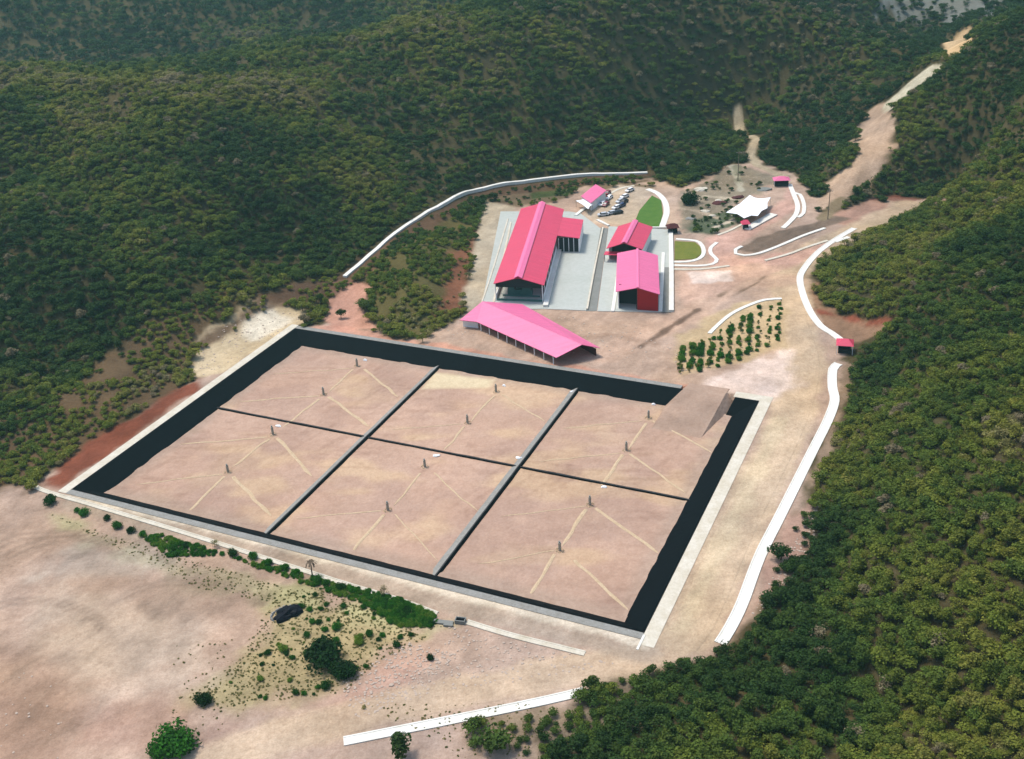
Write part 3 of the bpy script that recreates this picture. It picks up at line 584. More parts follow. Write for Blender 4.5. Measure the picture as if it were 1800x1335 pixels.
wall([(843, 545), (868, 470), (893, 386)], .5, .35, 'thin grey wall at the left edge of the yard', 'whitedirty')
wall([(1180, 549), (1180, 470), (1179, 404)], 1.6, .8, 'thick white wall along the right edge of the right yard')
wall([(1161, 549), (1164, 490), (1166, 446)], 1.2, .5, 'white wall close to the right of the red-walled shed')
wall([(1178, 402), (1130, 402), (1105, 399)], .8, .7, 'white wall along the back of the right yard')
wall([(1032, 546), (1046, 470), (1060, 402)], .6, .7, 'long cream wall on the left edge of the sunken strip', 'whitedirty')
wall([(1077, 549), (1082, 515), (1088, 470)], 1.1, .5, 'short white wall left of the red-walled shed')
wall([(1012, 380), (1030, 366), (1042, 360)], 1.4, .5, 'white wall leading back from the long shed to the marquee')
wall([(1050, 388), (1070, 398)], 1.1, .5, 'short white wall between car park and yards')
wall([(1312, 404), (1360, 378)], 3.4, .5, 'wide white quay-like wall in front of the white marquee')
tag(MB().slab([tuple(at(x, y, .2)) for x, y in [(1112, 400), (1124, 370), (1146, 344), (1162, 352), (1165, 375), (1158, 401)]], .3).build('lawn', mat('lawn_grass', tuple(lin(82, 112, 40)), .95, noise=((.3, .8, (.6, .85, .7)), (3, .6, (.7, .75, .6))), bump=.6, bscale=6)), 'long green lawn between the car park and the white kerb', 'lawn', kind='structure')
tag(MB().slab([tuple(at(x, y, .2)) for x, y in [(1186, 424), (1222, 426), (1231, 434), (1233, 446), (1222, 455), (1186, 457)]], .3).build('lawn', mat('dry_lawn_grass', tuple(lin(112, 114, 42)), .95, noise=((.3, .8, (.7, .85, .7)), (3, .6, (.7, .75, .6))), bump=.6, bscale=6)), 'small square olive lawn ringed by a white kerb', 'lawn', kind='structure')
# ---------------------------------------------------------------- sheds
def frame(P0, ang): return empty('x', (P0[0], P0[1], .17), ang)
def gable(mb, x0, x1, y0, y1, ze, zr, xr=None, th=.18):
    """two roof slopes: x across, y along; ridge at xr"""
    xr = (x0 + x1) / 2 if xr is None else xr
    mb.slab([(x0, y0, ze), (xr, y0, zr), (xr, y1, zr), (x0, y1, ze)], th); mb.slab([(xr + .003, y0, zr), (x1, y0, ze), (x1, y1, ze), (xr + .003, y1, zr)], th)
    return mb
# long shed (local: x across 0..16.4, y back 0..75)
ang = math.atan2(-4.0, 16.2); th_ = math.atan2(74.4, 12.4) - math.pi / 2
def shear_parts(root, k):      # footprint is a slight parallelogram
    for o in root.children:
        for v in o.data.vertices: v.co.x += k * v.co.y
A = empty('long_shed', (-3.7, 339.0, .17), ang); tag(A, 'longest shed with a ribbed pink-red gable roof, raised ridge and open dark front', 'shed', 'pink-roofed sheds')
mb = gable(MB(), -.4, 17.1, -.6, 75, 6.55, 9.0, 8.3); ra = mb.build('roof', M['roof'], A)
gable(MB(), 6.9, 9.7, -.9, 75.3, 9.05, 9.75, 8.3, .2).build('ridge_vent', M['ridge'], A)
MB().slab([(17.13, 46, 6.5), (25.5, 46, 5.6), (25.5, 66, 5.6), (17.13, 66, 6.5)], .18).build('annex_roof', M['roof'], A)
mb = MB()
for y in np.arange(.2, 75, 6.2):
    for x in (.1, 16.3): mb.box(x - .15, x + .15, y, y + .3, -.1, 6.35)
mb.each('post', M['whitewall'], A)
MB().box(-.1, .1, 1, 74.5, -.1, 1.8).box(16.5, 16.7, 1, 74.5, -.1, 2.2).box(.2, 16.2, 74.2, 74.5, -.1, 6.2).each('wall', M['whitewall'], A)
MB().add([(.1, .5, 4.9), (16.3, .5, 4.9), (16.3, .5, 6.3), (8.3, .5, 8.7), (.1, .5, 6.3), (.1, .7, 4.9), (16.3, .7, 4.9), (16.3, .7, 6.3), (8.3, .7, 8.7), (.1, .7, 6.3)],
         [(0, 1, 2, 3, 4), (9, 8, 7, 6, 5)] + [(i, (i + 1) % 5, 5 + (i + 1) % 5, 5 + i) for i in range(5)]).build('gable_shade_panel', M['dark'], A)  # black panel painted as the shade in the open gable
MB().box(.2, 16.2, 13, 13.3, -.1, 6.3).build('inner_shade_panel', M['dark'], A)  # added near-black sheet standing in for the shade deep inside the shed
mb = MB().box(3.5, 12, 5, 8.5, 0, 2.1).box(4, 6, 4.5, 6, 2.1, 3.2).box(8.5, 11.5, 5, 7.5, 2.1, 3.4).box(2, 15, 3.2, 3.5, .4, .9); mb.cyl((6.5, 6, 2.2), (13.5, 5, 4.6), .35, .35).build('sorting_machine', M['green'], A)
MB().box(.3, 16.1, .25, .45, 0, .75).build('front_wall', M['green'], A)
MB().box(17.3, 25, 46.6, 46.8, 0, 5.4).build('annex_shade_panel', M['dark'], A)  # black sheet in place of the shade in the annex's open front
mb = MB()
for x in (17.5, 19.4, 21.3, 23.2, 25.1): mb.box(x - .12, x + .12, 46.3, 46.56, 0, 5.5)
mb.box(25.2, 25.4, 46.3, 65.8, 0, 5.4).each('annex_post', M['whitewall'], A)
shear_parts(A, math.tan(math.atan2(12.4, 74.4) - (-ang)) * -1 if False else (12.4 / 74.4 - 4 / 16.2))
# red-walled shed
C_ = empty('red_walled_shed', (36.6, 326.0, .17), math.atan2(-4.4, 13.3)); tag(C_, 'smaller shed with a pink roof, its front half open black and half dark red wall', 'shed', 'pink-roofed sheds')
gable(MB(), -.7, 13.9, -.5, 33, 6.3, 8.2, 6.6).build('roof', M['rooflight'], C_)
MB().box(6.2, 7.0, -.7, 33.1, 8.22, 8.45).build('ridge_cap', M['ridge'], C_)
MB().box(6.5, 13.4, .1, .35, -.1, 6.0).add([(6.5, .1, 6.0), (13.4, .1, 6.0), (6.5, .1, 7.9), (6.5, .35, 6.0), (13.4, .35, 6.0), (6.5, .35, 7.9)], [(0, 1, 2), (5, 4, 3), (0, 2, 5, 3), (1, 4, 5, 2)]).build('red_wall', M['red'], C_)
MB().box(.1, .35, .2, 32.6, -.1, 6.1).box(13.1, 13.4, .5, 32.6, -.1, 6.1).box(.35, 13.1, 32.3, 32.6, -.1, 6.1).each('wall', M['whitewall'], C_)
MB().box(.4, 6.4, 4.5, 4.8, -.1, 6.8).box(6.2, 6.45, .4, 4.5, -.1, 7.5).each('inner_shade_panel', M['dark'], C_)  # near-black sheets painted as the shade behind the open front half
shear_parts(C_, 4.4 / 31.4 - 4.4 / 13.3)
# small shed with raised ridge
B_ = empty('small_shed', (38.4, 370.2, .17), math.atan2(-3, 12)); tag(B_, 'small square shed with a pink-red gable roof and raised ridge behind the red-walled shed', 'shed', 'pink-roofed sheds')
gable(MB(), -.4, 12.8, -2.2, 21, 4.9, 7.2, 6.1).build('roof', M['roof'], B_)
gable(MB(), 5.0, 7.2, -2.4, 21.2, 7.25, 7.8, 6.1, .15).build('ridge_vent', M['ridge'], B_)
MB().box(0, .25, 0, 20, -.1, 4.7).box(12.1, 12.4, 0, 20, -.1, 4.7).box(.25, 12.1, 19.7, 20, -.1, 4.8).each('wall', M['whitewall'], B_)
MB().box(.3, 12.05, 5, 5.3, -.1, 5.2).build('inner_shade_panel', M['dark'], B_)  # near-black sheet painted as shade in the small shed's open front
MB().box(-1.2, 6, -3.2, .2, 2.7, 2.85).build('porch_roof', M['roof'], B_)
MB().box(-1, -.8, -3, -2.8, 0, 2.7).box(5.6, 5.8, -3, -2.8, 0, 2.7).each('porch_post', M['steel'], B_)
shear_parts(B_, .06)
# long open barn in front
D_ = empty('open_barn', tuple(at(905, 598)[:2]) + (0.05,)); tag(D_, 'long low open barn with a pale pink roof standing between the pit and the sheds', 'barn', 'pink-roofed sheds'); DO = np.array(D_.location)
ZE, ZR = 2.9, 5.2
e = {k: at(*p, z) - DO for k, p, z in [('L', (808, 563), ZE), ('F', (838, 566), ZE), ('R', (978, 629), ZE), ('B', (1055, 612), ZE), ('K', (918, 535), ZE), ('r0', (848, 530), ZR), ('r1', (1023, 606), ZR)]}
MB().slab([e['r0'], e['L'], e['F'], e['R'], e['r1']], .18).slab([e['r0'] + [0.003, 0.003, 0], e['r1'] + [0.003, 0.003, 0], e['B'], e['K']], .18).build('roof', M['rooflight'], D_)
def lerp(a, b, t): return a * (1 - t) + b * t
mb = MB()
for a, b, k_ in (('F', 'R', 8), ('K', 'B', 8)):
    for i in range(k_ + 1):
        p = lerp(e[a], e[b], .03 + .94 * i / k_); c = (e['r0'] + e['r1']) / 2; p = p + (c - p) * .03; mb.box(p[0] - .13, p[0] + .13, p[1] - .13, p[1] + .13, -.1, ZE - .1)
mb.each('post', M['whitewall'], D_)
mb = MB()
for t0, t1 in ((.04, .97),):
    a = lerp(e['K'], e['B'], t0); b = lerp(e['K'], e['B'], t1); n2 = (e['F'] - e['K']); n2[2] = 0; n2 /= np.linalg.norm(n2); a = a + n2 * .6; b = b + n2 * .6
    mb.add([(a[0], a[1], -.1), (b[0], b[1], -.1), (b[0], b[1], 2.2), (a[0], a[1], 2.2), (a[0] + n2[0] * .2, a[1] + n2[1] * .2, -.1), (b[0] + n2[0] * .2, b[1] + n2[1] * .2, -.1), (b[0] + n2[0] * .2, b[1] + n2[1] * .2, 2.2), (a[0] + n2[0] * .2, a[1] + n2[1] * .2, 2.2)],
           [(0, 1, 2, 3), (7, 6, 5, 4), (3, 2, 6, 7), (0, 3, 7, 4), (1, 5, 6, 2)])
mb.build('back_wall', M['rust'], D_)
pL, pF = e['L'], e['F']; c_ = e['r0']; ring_ = [lerp(p, c_, .12) for p in (pL, pF)]
mb = MB().add([(ring_[0][0], ring_[0][1], -.1), (ring_[1][0], ring_[1][1], -.1), (ring_[1][0], ring_[1][1], ZE - .1), (ring_[0][0], ring_[0][1], ZE - .1), (ring_[0][0] + .2, ring_[0][1] + .4, -.1), (ring_[1][0] + .2, ring_[1][1] + .4, -.1), (ring_[1][0] + .2, ring_[1][1] + .4, ZE - .1), (ring_[0][0] + .2, ring_[0][1] + .4, ZE - .1)],
    [(0, 1, 2, 3), (7, 6, 5, 4), (3, 2, 6, 7), (0, 3, 7, 4), (1, 5, 6, 2)])
mb.build('end_wall', M['whitewall'], D_)['label'] = 'white wall closing the left end'
# office with steep pink roof behind
E_ = empty('office', tuple(at(1045, 352)[:2]) + (.05,)); tag(E_, 'little far-off building with a plain pink roof beside the car park', 'building', 'pink-roofed sheds'); EO = np.array(E_.location)
q4 = [at(*p, z) - EO for p, z in [((1021, 345), 3.6), ((1047, 324), 4.4), ((1066, 335), 4.4), ((1039, 357), 3.6)]]
MB().slab(q4, .2).build('roof', M['rooflight'], E_)
c = sum(q4) / 4; w4 = [c + (p - c) * .93 for p in q4]
mb = MB(); mb.add([(p[0], p[1], -.1) for p in w4] + [(p[0], p[1], p[2] - .3) for p in w4], [(0, 1, 5, 4), (1, 2, 6, 5), (2, 3, 7, 6), (3, 0, 4, 7)]); mb.build('wall', M['whitewall'], E_)
# guard hut
def hut(px, sx, sy, h, lab, m_='roof', rot=0., name='guard_hut'):
    r = empty(name, tuple(at(*px)[:2]) + (.05,), rot); tag(r, lab, 'hut')
    a, b = sx / 2 + .7, sy / 2 + .7
    MB().add([(-a, -b, h), (a, -b, h), (a, b, h), (-a, b, h), (-.8, 0, h + 1.3), (.8, 0, h + 1.3)], [(0, 1, 5, 4), (1, 2, 5), (2, 3, 4, 5), (3, 0, 4), (3, 2, 1, 0)]).build('roof', M[m_], r)
    MB().box(-sx / 2, sx / 2, sy / 2 - .2, sy / 2, 0, h).box(-sx / 2, -sx / 2 + .2, -sy / 2 + .2, sy / 2 - .2, 0, h).box(sx / 2 - .2, sx / 2, -sy / 2 + .2, sy / 2 - .2, 0, h).each('wall', M['dark'], r)  # hut walls and counter near-black: shade under the roof put into their colour
    MB().box(-sx / 2 + .2, sx / 2 - .2, -sy / 2 + .3, -sy / 2 + .45, 0, 1.1).build('counter', M['dark'], r)
    mb = MB()
    for x in (-a + .2, a - .35):
        for y in (-b + .15,): mb.box(x, x + .15, y, y + .15, 0, h - .02)
    mb.each('post', M['whitewall'], r); return r
hut((1484, 618), 3.6, 3.6, 2.9, 'small guard hut with a red pitched roof at the right edge of the road', rot=-.3)
hut((1373, 326), 5.6, 3.6, 2.7, 'far-off gatehouse with a washed-out red roof at the top of the upper road', 'rooflight', -.1, 'gatehouse')
hut((1182, 409), 3.4, 3, 2.4, 'small brown-roofed booth at the back corner of the right yard', 'rust', 0, 'booth')
hut((1310, 402), 2.0, 2.0, 2.2, 'tiny red-topped booth in front of the marquee', 'roof', 0, 'booth')
# marquees
def marquee(pts, z, lab, zc, side=.7):
    P = [at(*p, z) for p in pts]; c = sum(P) / len(P); o = np.array([c[0], c[1], 0.05]); r = empty('marquee', tuple(o)); tag(r, lab, 'marquee')
    k = len(P); mb = MB(); Q = [p - o for p in P]; mid = [(Q[i] + Q[(i + 1) % k]) / 2 * np.array([.88, .88, 1]) + [0, 0, .15] for i in range(k)]; top = np.array([0, 0, zc])
    ring = []; [ring.extend((Q[i], mid[i])) for i in range(k)]
    inner = [q_ * np.array([.5, .5, 0]) + [0, 0, z + (zc - z) * .35 ] for q_ in ring]
    N_ = len(ring); mb.add(ring + inner + [top], [(i, (i + 1) % N_, N_ + (i + 1) % N_, N_ + i) for i in range(N_)] + [(N_ + i, N_ + (i + 1) % N_, 2 * N_) for i in range(N_)]); mb.build('canopy', M['canvas'], r)
    mb = MB()
    for q_ in Q: mb.cyl((q_[0] * .97, q_[1] * .97, 0), (q_[0] * .97, q_[1] * .97, z), .08, .08, 6)
    mb.each('pole', M['steel'], r); return r
marquee([(1276, 374), (1318, 343), (1333, 349), (1355, 347), (1349, 366), (1332, 380), (1308, 384)], 3.2, 'large bright white marquee beside the upper road', 3.8)
marquee([(1012, 353), (1028, 350), (1042, 360), (1034, 368)], 2.8, 'small cream marquee next to the far-off pink-roofed building', 3.2)
# rubble heaps near the marquee
for i, (x, y, s_, m_, lab) in enumerate([(1264, 358, 3.0, 'rust', 'rusty scrap heap with a pale top left of the white marquee'), (1263, 353, 1.6, 'whitedirty', 'pale boulder on top of the scrap heap left of the marquee'), (1240, 372, 2.0, 'whitedirty', 'low pale stone heap at the edge of the scrub'), (1214, 385, 2.0, 'berm_soil', 'grey stone heap beside the parking road'), (1297, 348, 2.6, 'rust', 'reddish earth heap just behind the white marquee'), (1232, 334, 3.2, 'whitedirty', 'pale rock heap at the dark forest edge'), (1343, 334, 3.0, 'concdark', 'grey heap left of the gatehouse'), (1252, 380, 1.6, 'whitedirty', 'tiny pale heap in the scrub left of the marquee')]):
    tag(lump('rubble_heap', tuple(at(x, y)) , s_, s_ * .7, s_ * .35, M[m_], 40 + i, amp=.2), lab, 'heap', 'heaps beside the marquee')
# ---------------------------------------------------------------- cars
def car_proto():
    r = empty('parked_car', (0, 0, 0))
    prof = [(-2.2, .35), (-2.25, .75), (-2.0, .95), (-1.2, 1.0), (1.5, 1.05), (2.15, 1.0), (2.25, .7), (2.2, .35)]
    mb = MB(); k = len(prof); mb.add([(-.85, y, z) for y, z in prof] + [(.85, y, z) for y, z in prof], [tuple(range(k)), tuple(reversed(range(k, 2 * k)))] + [(i, k + i, k + (i + 1) % k, (i + 1) % k) for i in range(k)])
    mb.add([(-.62, -.6, 1.48), (.62, -.6, 1.48), (.62, 1.3, 1.5), (-.62, 1.3, 1.5), (-.66, -.7, 1.42), (.66, -.7, 1.42), (.66, 1.4, 1.44), (-.66, 1.4, 1.44)], [(0, 1, 2, 3), (0, 4, 5, 1), (1, 5, 6, 2), (2, 6, 7, 3), (3, 7, 4, 0)])
    mb.build('body', carmat('car_paint', (.75, .75, .75)), r)
    a = [(-.8, -1.25, 1.0), (.8, -1.25, 1.0), (.8, 1.95, 1.04), (-.8, 1.95, 1.04), (-.66, -.7, 1.42), (.66, -.7, 1.42), (.66, 1.4, 1.43), (-.66, 1.4, 1.43)]
    MB().add(a, [(0, 1, 5, 4), (1, 2, 6, 5), (2, 3, 7, 6), (3, 0, 4, 7)]).build('windows', M['glass'], r)
    for x in (-.85, .85):
        for y in (-1.35, 1.35): MB().cyl((x - .1, y, .33), (x + .1, y, .33), .33, .33, 12).build('wheel', M['tyre'], r)
    return r
paints = {'white': carmat('white_paint', (.8, .8, .8)), 'black': carmat('black_paint', (.02, .02, .025)), 'red': carmat('red_paint', (.45, .04, .04)), 'navy': carmat('navy_paint', (.03, .05, .12)), 'silver': carmat('silver_paint', (.5, .52, .54)), 'maroon': carmat('maroon_paint', (.2, .03, .05))}
C0 = car_proto(); cars = [(1107, 336, 'white', .9, 'farthest car of the right row, under the cream kerb'), (1098, 347, 'white', .8, 'second car from the far end of the right row'), (1097, 356, 'black', .75, 'third from the far end of the right row, beside the dirt verge'),
        (1092, 363, 'navy', .75, 'right of the white one halfway down the right row'), (1084, 366, 'white', .8, 'halfway down the right row beside the navy one'), (1086, 375, 'black', 1.2, 'near end of the right row behind the small shed'),
        (1075, 376, 'silver', 1.2, 'nearest the wall end of the right row'), (1068, 341, 'maroon', .5, 'farthest car of the left row beside the pink roof'), (1062, 347, 'red', .6, 'next to the corner of the pink roof'), (1071, 349, 'white', .5, 'beside the red one in the left row'),
        (1056, 353, 'white', .5, 'close under the edge of the pink roof'), (1049, 358, 'black', .4, 'next to the small cream marquee'), (1059, 360, 'white', .5, 'in front of the black one by the cream marquee'), (1065, 361, 'maroon', .5, 'nearest one of the left row'),
        (1060, 379, 'silver', 1.35, 'parked alone lengthways at the front of the car park'), (1090, 355, 'silver', .8, 'squeezed between white and black ones of the right row')]
for i, (x, y, c, r_, lab) in enumerate(cars):
    o = C0 if i == 0 else copy_tree(C0); o.location = tuple(at(x, y + 1)[:2]) + (.06,); o.rotation_euler = (0, 0, -r_ + random.uniform(-.1, .1)); tag(o, f'{c} car {lab}', 'car', 'cars in the far-off car park')
    if i: o.children[0].data = o.children[0].data.copy()
    body = [q_ for q_ in o.children if q_.name.startswith('body')][0]
    if i: body.data = body.data.copy()
    body.data.materials[0] = paints[c]
# ---------------------------------------------------------------- odds and ends
hp = empty('plastic_heap', tuple(at(506, 1080)) , .3); tag(hp, 'crumpled heap of black plastic sheeting on the bare ground at lower left', 'plastic sheeting')
h1 = lump('sheet', (0, 0, .1), 3.3, 2.2, 1.2, M['tarp'], 5, 3, .35); h1.parent = hp
mb = MB(); r_ = random.Random(3)
for k in range(26):
    a = .4 + k * .13; x, y = 3.5 * math.cos(a), 2.5 * math.sin(a); s_ = r_.uniform(.2, .45); mb.cyl((x, y, -.1), (x * 1.02, y * 1.02, s_), s_, s_ * .5, 5)
mb.build('stones', M['berm_soil'], hp)
cv = empty('culvert', tuple(at(808, 1094)), -.25); tag(cv, 'small dark concrete culvert box where the pale channel breaks off', 'culvert')
MB().box(-.9, 1.3, -.7, -.5, 0, .9).box(-.9, 1.3, .5, .7, 0, .9).box(-.9, -.7, -.5, .5, 0, .9).box(1.1, 1.3, -.5, .5, 0, .9).build('box', M['concdark'], cv)
MB().box(-.7, 1.1, -.5, .5, .55, .6).build('opening_shade', M['liner'], cv); MB().box(-5.4, -1.2, -1.3, -.2, -.05, .35).box(-3, -1, -1.9, -1.35, -.05, .5).build('apron', M['concdark'], cv)  # black slab stands in for the shade down in the culvert box
def pole(px, h, lab):
    r = empty('utility_pole', tuple(T(*px))); tag(r, lab, 'pole'); MB().cyl((0, 0, -.5), (0, 0, h), .2, .13, 8).build('post', M['wood'], r); MB().box(-1.1, 1.1, -.08, .08, h - .7, h - .52).build('crossarm', M['wood'], r)
    for x in (-.9, 0, .9): MB().cyl((x, 0, h - .51), (x, 0, h - .3), .07, .05, 6).build('insulator', M['whitewall'], r)
pole((1455, 386), 12, 'grey wooden utility pole at the start of the pale trail up the right hill'); pole((1297, 318), 13, 'grey wooden utility pole against the dark forest behind the marquee')
# ---------------------------------------------------------------- trees
def crown_mesh(name, R, H, z0, lobes, nleaf, ls, seed, m_, flat=1.0, hollow=.35):
    r_ = np.random.default_rng(seed); V_ = []; F_ = []; tone = []
    L = []
    for k in range(lobes):
        a = r_.uniform(0, 6.28); rr = R * r_.uniform(.1, .62) if k else 0; L.append((rr * math.cos(a), rr * math.sin(a), z0 + H * r_.uniform(.3, .72), R * r_.uniform(.34, .58), H * r_.uniform(.26, .42) * flat, r_.uniform(0, 1)))
    for i in range(nleaf):
        c = L[r_.integers(len(L))]; d = r_.normal(size=3); d /= np.linalg.norm(d); d[2] = d[2] if r_.random() < .3 else abs(d[2]); rad = r_.uniform(1 - hollow, 1.12)
        p = np.array([c[0] + d[0] * c[3] * rad, c[1] + d[1] * c[3] * rad, c[2] + d[2] * c[4] * rad])
        nn = d + r_.normal(size=3) * .55; nn /= np.linalg.norm(nn); u = np.cross(nn, r_.normal(size=3)); u /= np.linalg.norm(u); w2 = np.cross(nn, u)
        s1, s2 = ls * r_.uniform(.6, 1.3), ls * r_.uniform(.4, .9); k = len(V_)
        V_ += [p - u * s1, p - w2 * s2 + nn * .1 * ls, p + u * s1, p + w2 * s2 + nn * .1 * ls]; F_.append((k, k + 1, k + 2, k + 3))
        t = np.clip(.5 * c[5] + .5 * r_.random(), 0, 1); tone += [t] * 4
    me_ = bpy.data.meshes.new(name); me_.from_pydata([tuple(v) for v in V_], [], F_); a = me_.attributes.new('leaf_tone', 'FLOAT', 'POINT'); a.data.foreach_set('value', tone); me_.materials.append(m_); return me_
def trunk_mesh(name, h, r0, seed, R):
    r_ = random.Random(seed); mb = MB(); top = Vector((r_.uniform(-.2, .2), r_.uniform(-.2, .2), h)); mb.cyl((0, 0, -.6), top, r0, r0 * .6, 6)
    for k in range(5):
        a = k * 1.26 + r_.random(); mb.cyl(top * r_.uniform(.7, 1), (top.x + R * .6 * math.cos(a), top.y + R * .6 * math.sin(a), h + r_.uniform(.5, 1.5)), r0 * .45, r0 * .15, 5)
    me_ = bpy.data.meshes.new(name); me_.from_pydata(mb.v, [], mb.f); me_.materials.append(M['bark']); return me_
PROT = [('round', crown_mesh('crown', 2.2, 3.4, 1.1, 7, 520, .30, 1, M['leaf']), trunk_mesh('trunk', 2.2, .16, 1, 2)),
        ('spreading', crown_mesh('crown', 2.7, 2.6, 1.2, 9, 560, .32, 2, M['leaf'], .9), trunk_mesh('trunk', 2.0, .18, 2, 2.4)),
        ('tall narrow', crown_mesh('crown', 1.7, 4.4, 1.2, 7, 460, .28, 3, M['leaf'], 1.1), trunk_mesh('trunk', 2.8, .15, 3, 1.5)),
        ('low bushy', crown_mesh('crown', 2.3, 2.3, .4, 8, 460, .28, 4, M['leaf']), trunk_mesh('trunk', 1.2, .13, 4, 2)),
        ('loose thin', crown_mesh('crown', 2.4, 3.2, 1.3, 8, 230, .24, 5, M['leaf'], 1, .8), trunk_mesh('trunk', 2.6, .14, 5, 2.2))]
def make_tree(loc, s, rz, kind, tint, name='tree'):
    r = empty(name, loc, rz); r.scale = (s * 1.1, s * 1.1, s * random.uniform(.74, .95))
    for nm, me_ in (('crown', PROT[kind][1]), ('trunk', PROT[kind][2])):
        o = bpy.data.objects.new(nm, me_); COL.objects.link(o); o.parent = r
        if nm == 'crown': o['tint'] = float(tint)
    return r
def project(P):
    d = (P - [0, 0, CAM_H]) @ MW; return np.stack([CX + F * d[:, 0] / d[:, 2], CY + F * d[:, 1] / d[:, 2], d[:, 2]], -1)
# candidate points: jittered grids whose spacing grows with distance
pts = []
for y0, y1, sp in ((50, 300, 1.6), (300, 480, 1.85), (480, 700, 2.5), (700, 1000, 3.8), (1000, 1500, 9)):
    gx = np.arange(-700, 700, sp); gy = np.arange(y0, y1, sp); a, b = np.meshgrid(gx, gy); a = a.ravel() + rng.uniform(-.5, .5, a.size) * sp * 1.5; b = b.ravel() + rng.uniform(-.5, .5, b.size) * sp * 1.5
    z = hgt(a, b); P = np.stack([a, b, z], -1); Q = project(P); ok = (Q[:, 0] > -700) & (Q[:, 0] < 2700) & (Q[:, 1] > -260) & (Q[:, 1] < 1900) & (Q[:, 2] > 20)
    P = P[ok]; pts.append(np.concatenate([P, Q[ok], np.full((len(P), 1), sp)], 1))
pts = np.concatenate(pts); _, dn, sz = cover(pts[:, 0], pts[:, 1])
u_ = rng.random(len(pts)); clump = fbm(pts[:, 0], pts[:, 1], 10, 201, 2)
small = sz < .75
okd = np.where(small, u_ < np.clip(dn * 1.7 * sm(.22, .6, clump) * 1.6, 0, 1), u_ < np.where(dn > .85, (.85 + .5 * sm(.25, .45, clump)) * (1 - .6 * sm(.6, .72, fbm(pts[:, 0], pts[:, 1], 26, 231, 3)) * (pts[:, 0] < 60)), dn * .5))
okd &= dn > .02
for pl, dd in (([(1502, 402), (1465, 424), (1435, 447), (1412, 475), (1406, 492), (1412, 520), (1425, 550), (1443, 574), (1460, 585), (1480, 600)], 4), ([(1474, 640), (1464, 650), (1463, 680), (1467, 705), (1455, 740), (1430, 790), (1400, 850), (1370, 910), (1335, 980), (1305, 1060), (1283, 1105)], 4.2),
               ([(606, 488), (650, 450), (700, 408), (760, 370), (820, 340), (880, 326), (960, 316), (1040, 308), (1138, 305)], 3.2), ([(604, 1304), (700, 1285), (850, 1255), (960, 1232)], 3), ([(1472, 640), (1484, 615), (1500, 606)], 5.5), ([(1296, 195), (1304, 225), (1330, 245), (1318, 272), (1330, 290), (1370, 308)], 3.4), ([(1575, 178), (1590, 160), (1636, 128)], 6.5)):
    okd &= sdf(pts[:, 0], pts[:, 1], TT(pl), False) > dd
pts, sz, clump = pts[okd], sz[okd], clump[okd]; NP = len(pts)
spc = pts[:, 6]
scale = np.where(sz < .75, sz * rng.uniform(.5, 1.35, NP) * (1.15 if True else 1), (.42 + .75 * rng.random(NP) ** 1.6) * np.where(spc < 1.7, .84, np.where(spc < 2, .88, np.where(spc < 3, 1.02, np.where(spc < 6, 1.35, 2.6)))))
zone = fbm(pts[:, 0], pts[:, 1], 55, 211, 3); zone2 = fbm(pts[:, 0], pts[:, 1], 18, 221, 2)
hill = sm(30, 48, pts[:, 2]) * sm(60, -20, pts[:, 0]) * sm(720, 680, pts[:, 1])
rightn = sm(40, 80, pts[:, 0]) * sm(420, 190, pts[:, 1])  # right-hand forest: its stronger light is put into a lighter leaf tint
dry = sm(0, 60, pts[:, 0]) * sm(260, 200, pts[:, 0]) * sm(520, 580, pts[:, 1]) * sm(10, 26, pts[:, 2])
tint = np.clip(.22 - sm(440, 520, pts[:, 1]) * sm(-40, 60, pts[:, 0]) * .2 - .15 * sm(640, 760, pts[:, 1]) * (pts[:, 0] < 0) + (zone - .5) * 1.5 + (zone2 - .5) * .7 + rng.normal(0, .11, NP) + hill * .24 + rightn * .2 + np.where(sz < .75, .12, 0), 0, 1)
kind = rng.choice(5, NP, p=[.32, .26, .14, .2, .08]); kind = np.where(sz < .75, 3, kind)
dead = (rng.random(NP) < .015 + .16 * dry) & (sz > .75); tint = np.where(dead, 1.0, tint); kind = np.where(dead, 4, kind)
rot = rng.uniform(0, 6.28, NP); pts[:, 2] = hgt(pts[:, 0], pts[:, 1]) - .1
big = np.where(sz > .75)[0]; vis = big[(pts[big, 3] > -20) & (pts[big, 3] < 1830) & (pts[big, 4] > 0) & (pts[big, 4] < 1350)]
near = vis[np.argsort(-(scale[vis] / pts[vis, 5]))][:300]
tone_l = lambda t: 'dark green' if t < .3 else ('mid green' if t < .5 else ('olive green' if t < .72 else 'yellowish green' if t < .88 else 'brownish'))
for i in near:
    o = make_tree(tuple(pts[i, :3]), scale[i], rot[i], int(kind[i]), tint[i]); k = PROT[kind[i]][0]
    tag(o, f'{tone_l(tint[i])} {k} tree among the nearest of the forest right of the road', 'tree', 'nearest trees of the right-hand forest')
CR = {}
for o in COL.objects:
    if o.parent and o.name.startswith('crown') and o.data.name not in CR:
        tr = [q_ for q_ in o.parent.children if q_.name.startswith('trunk')][0]; CR[o.data.name] = (o, tr)
order = [PROT[k][1].name for k in range(5)]
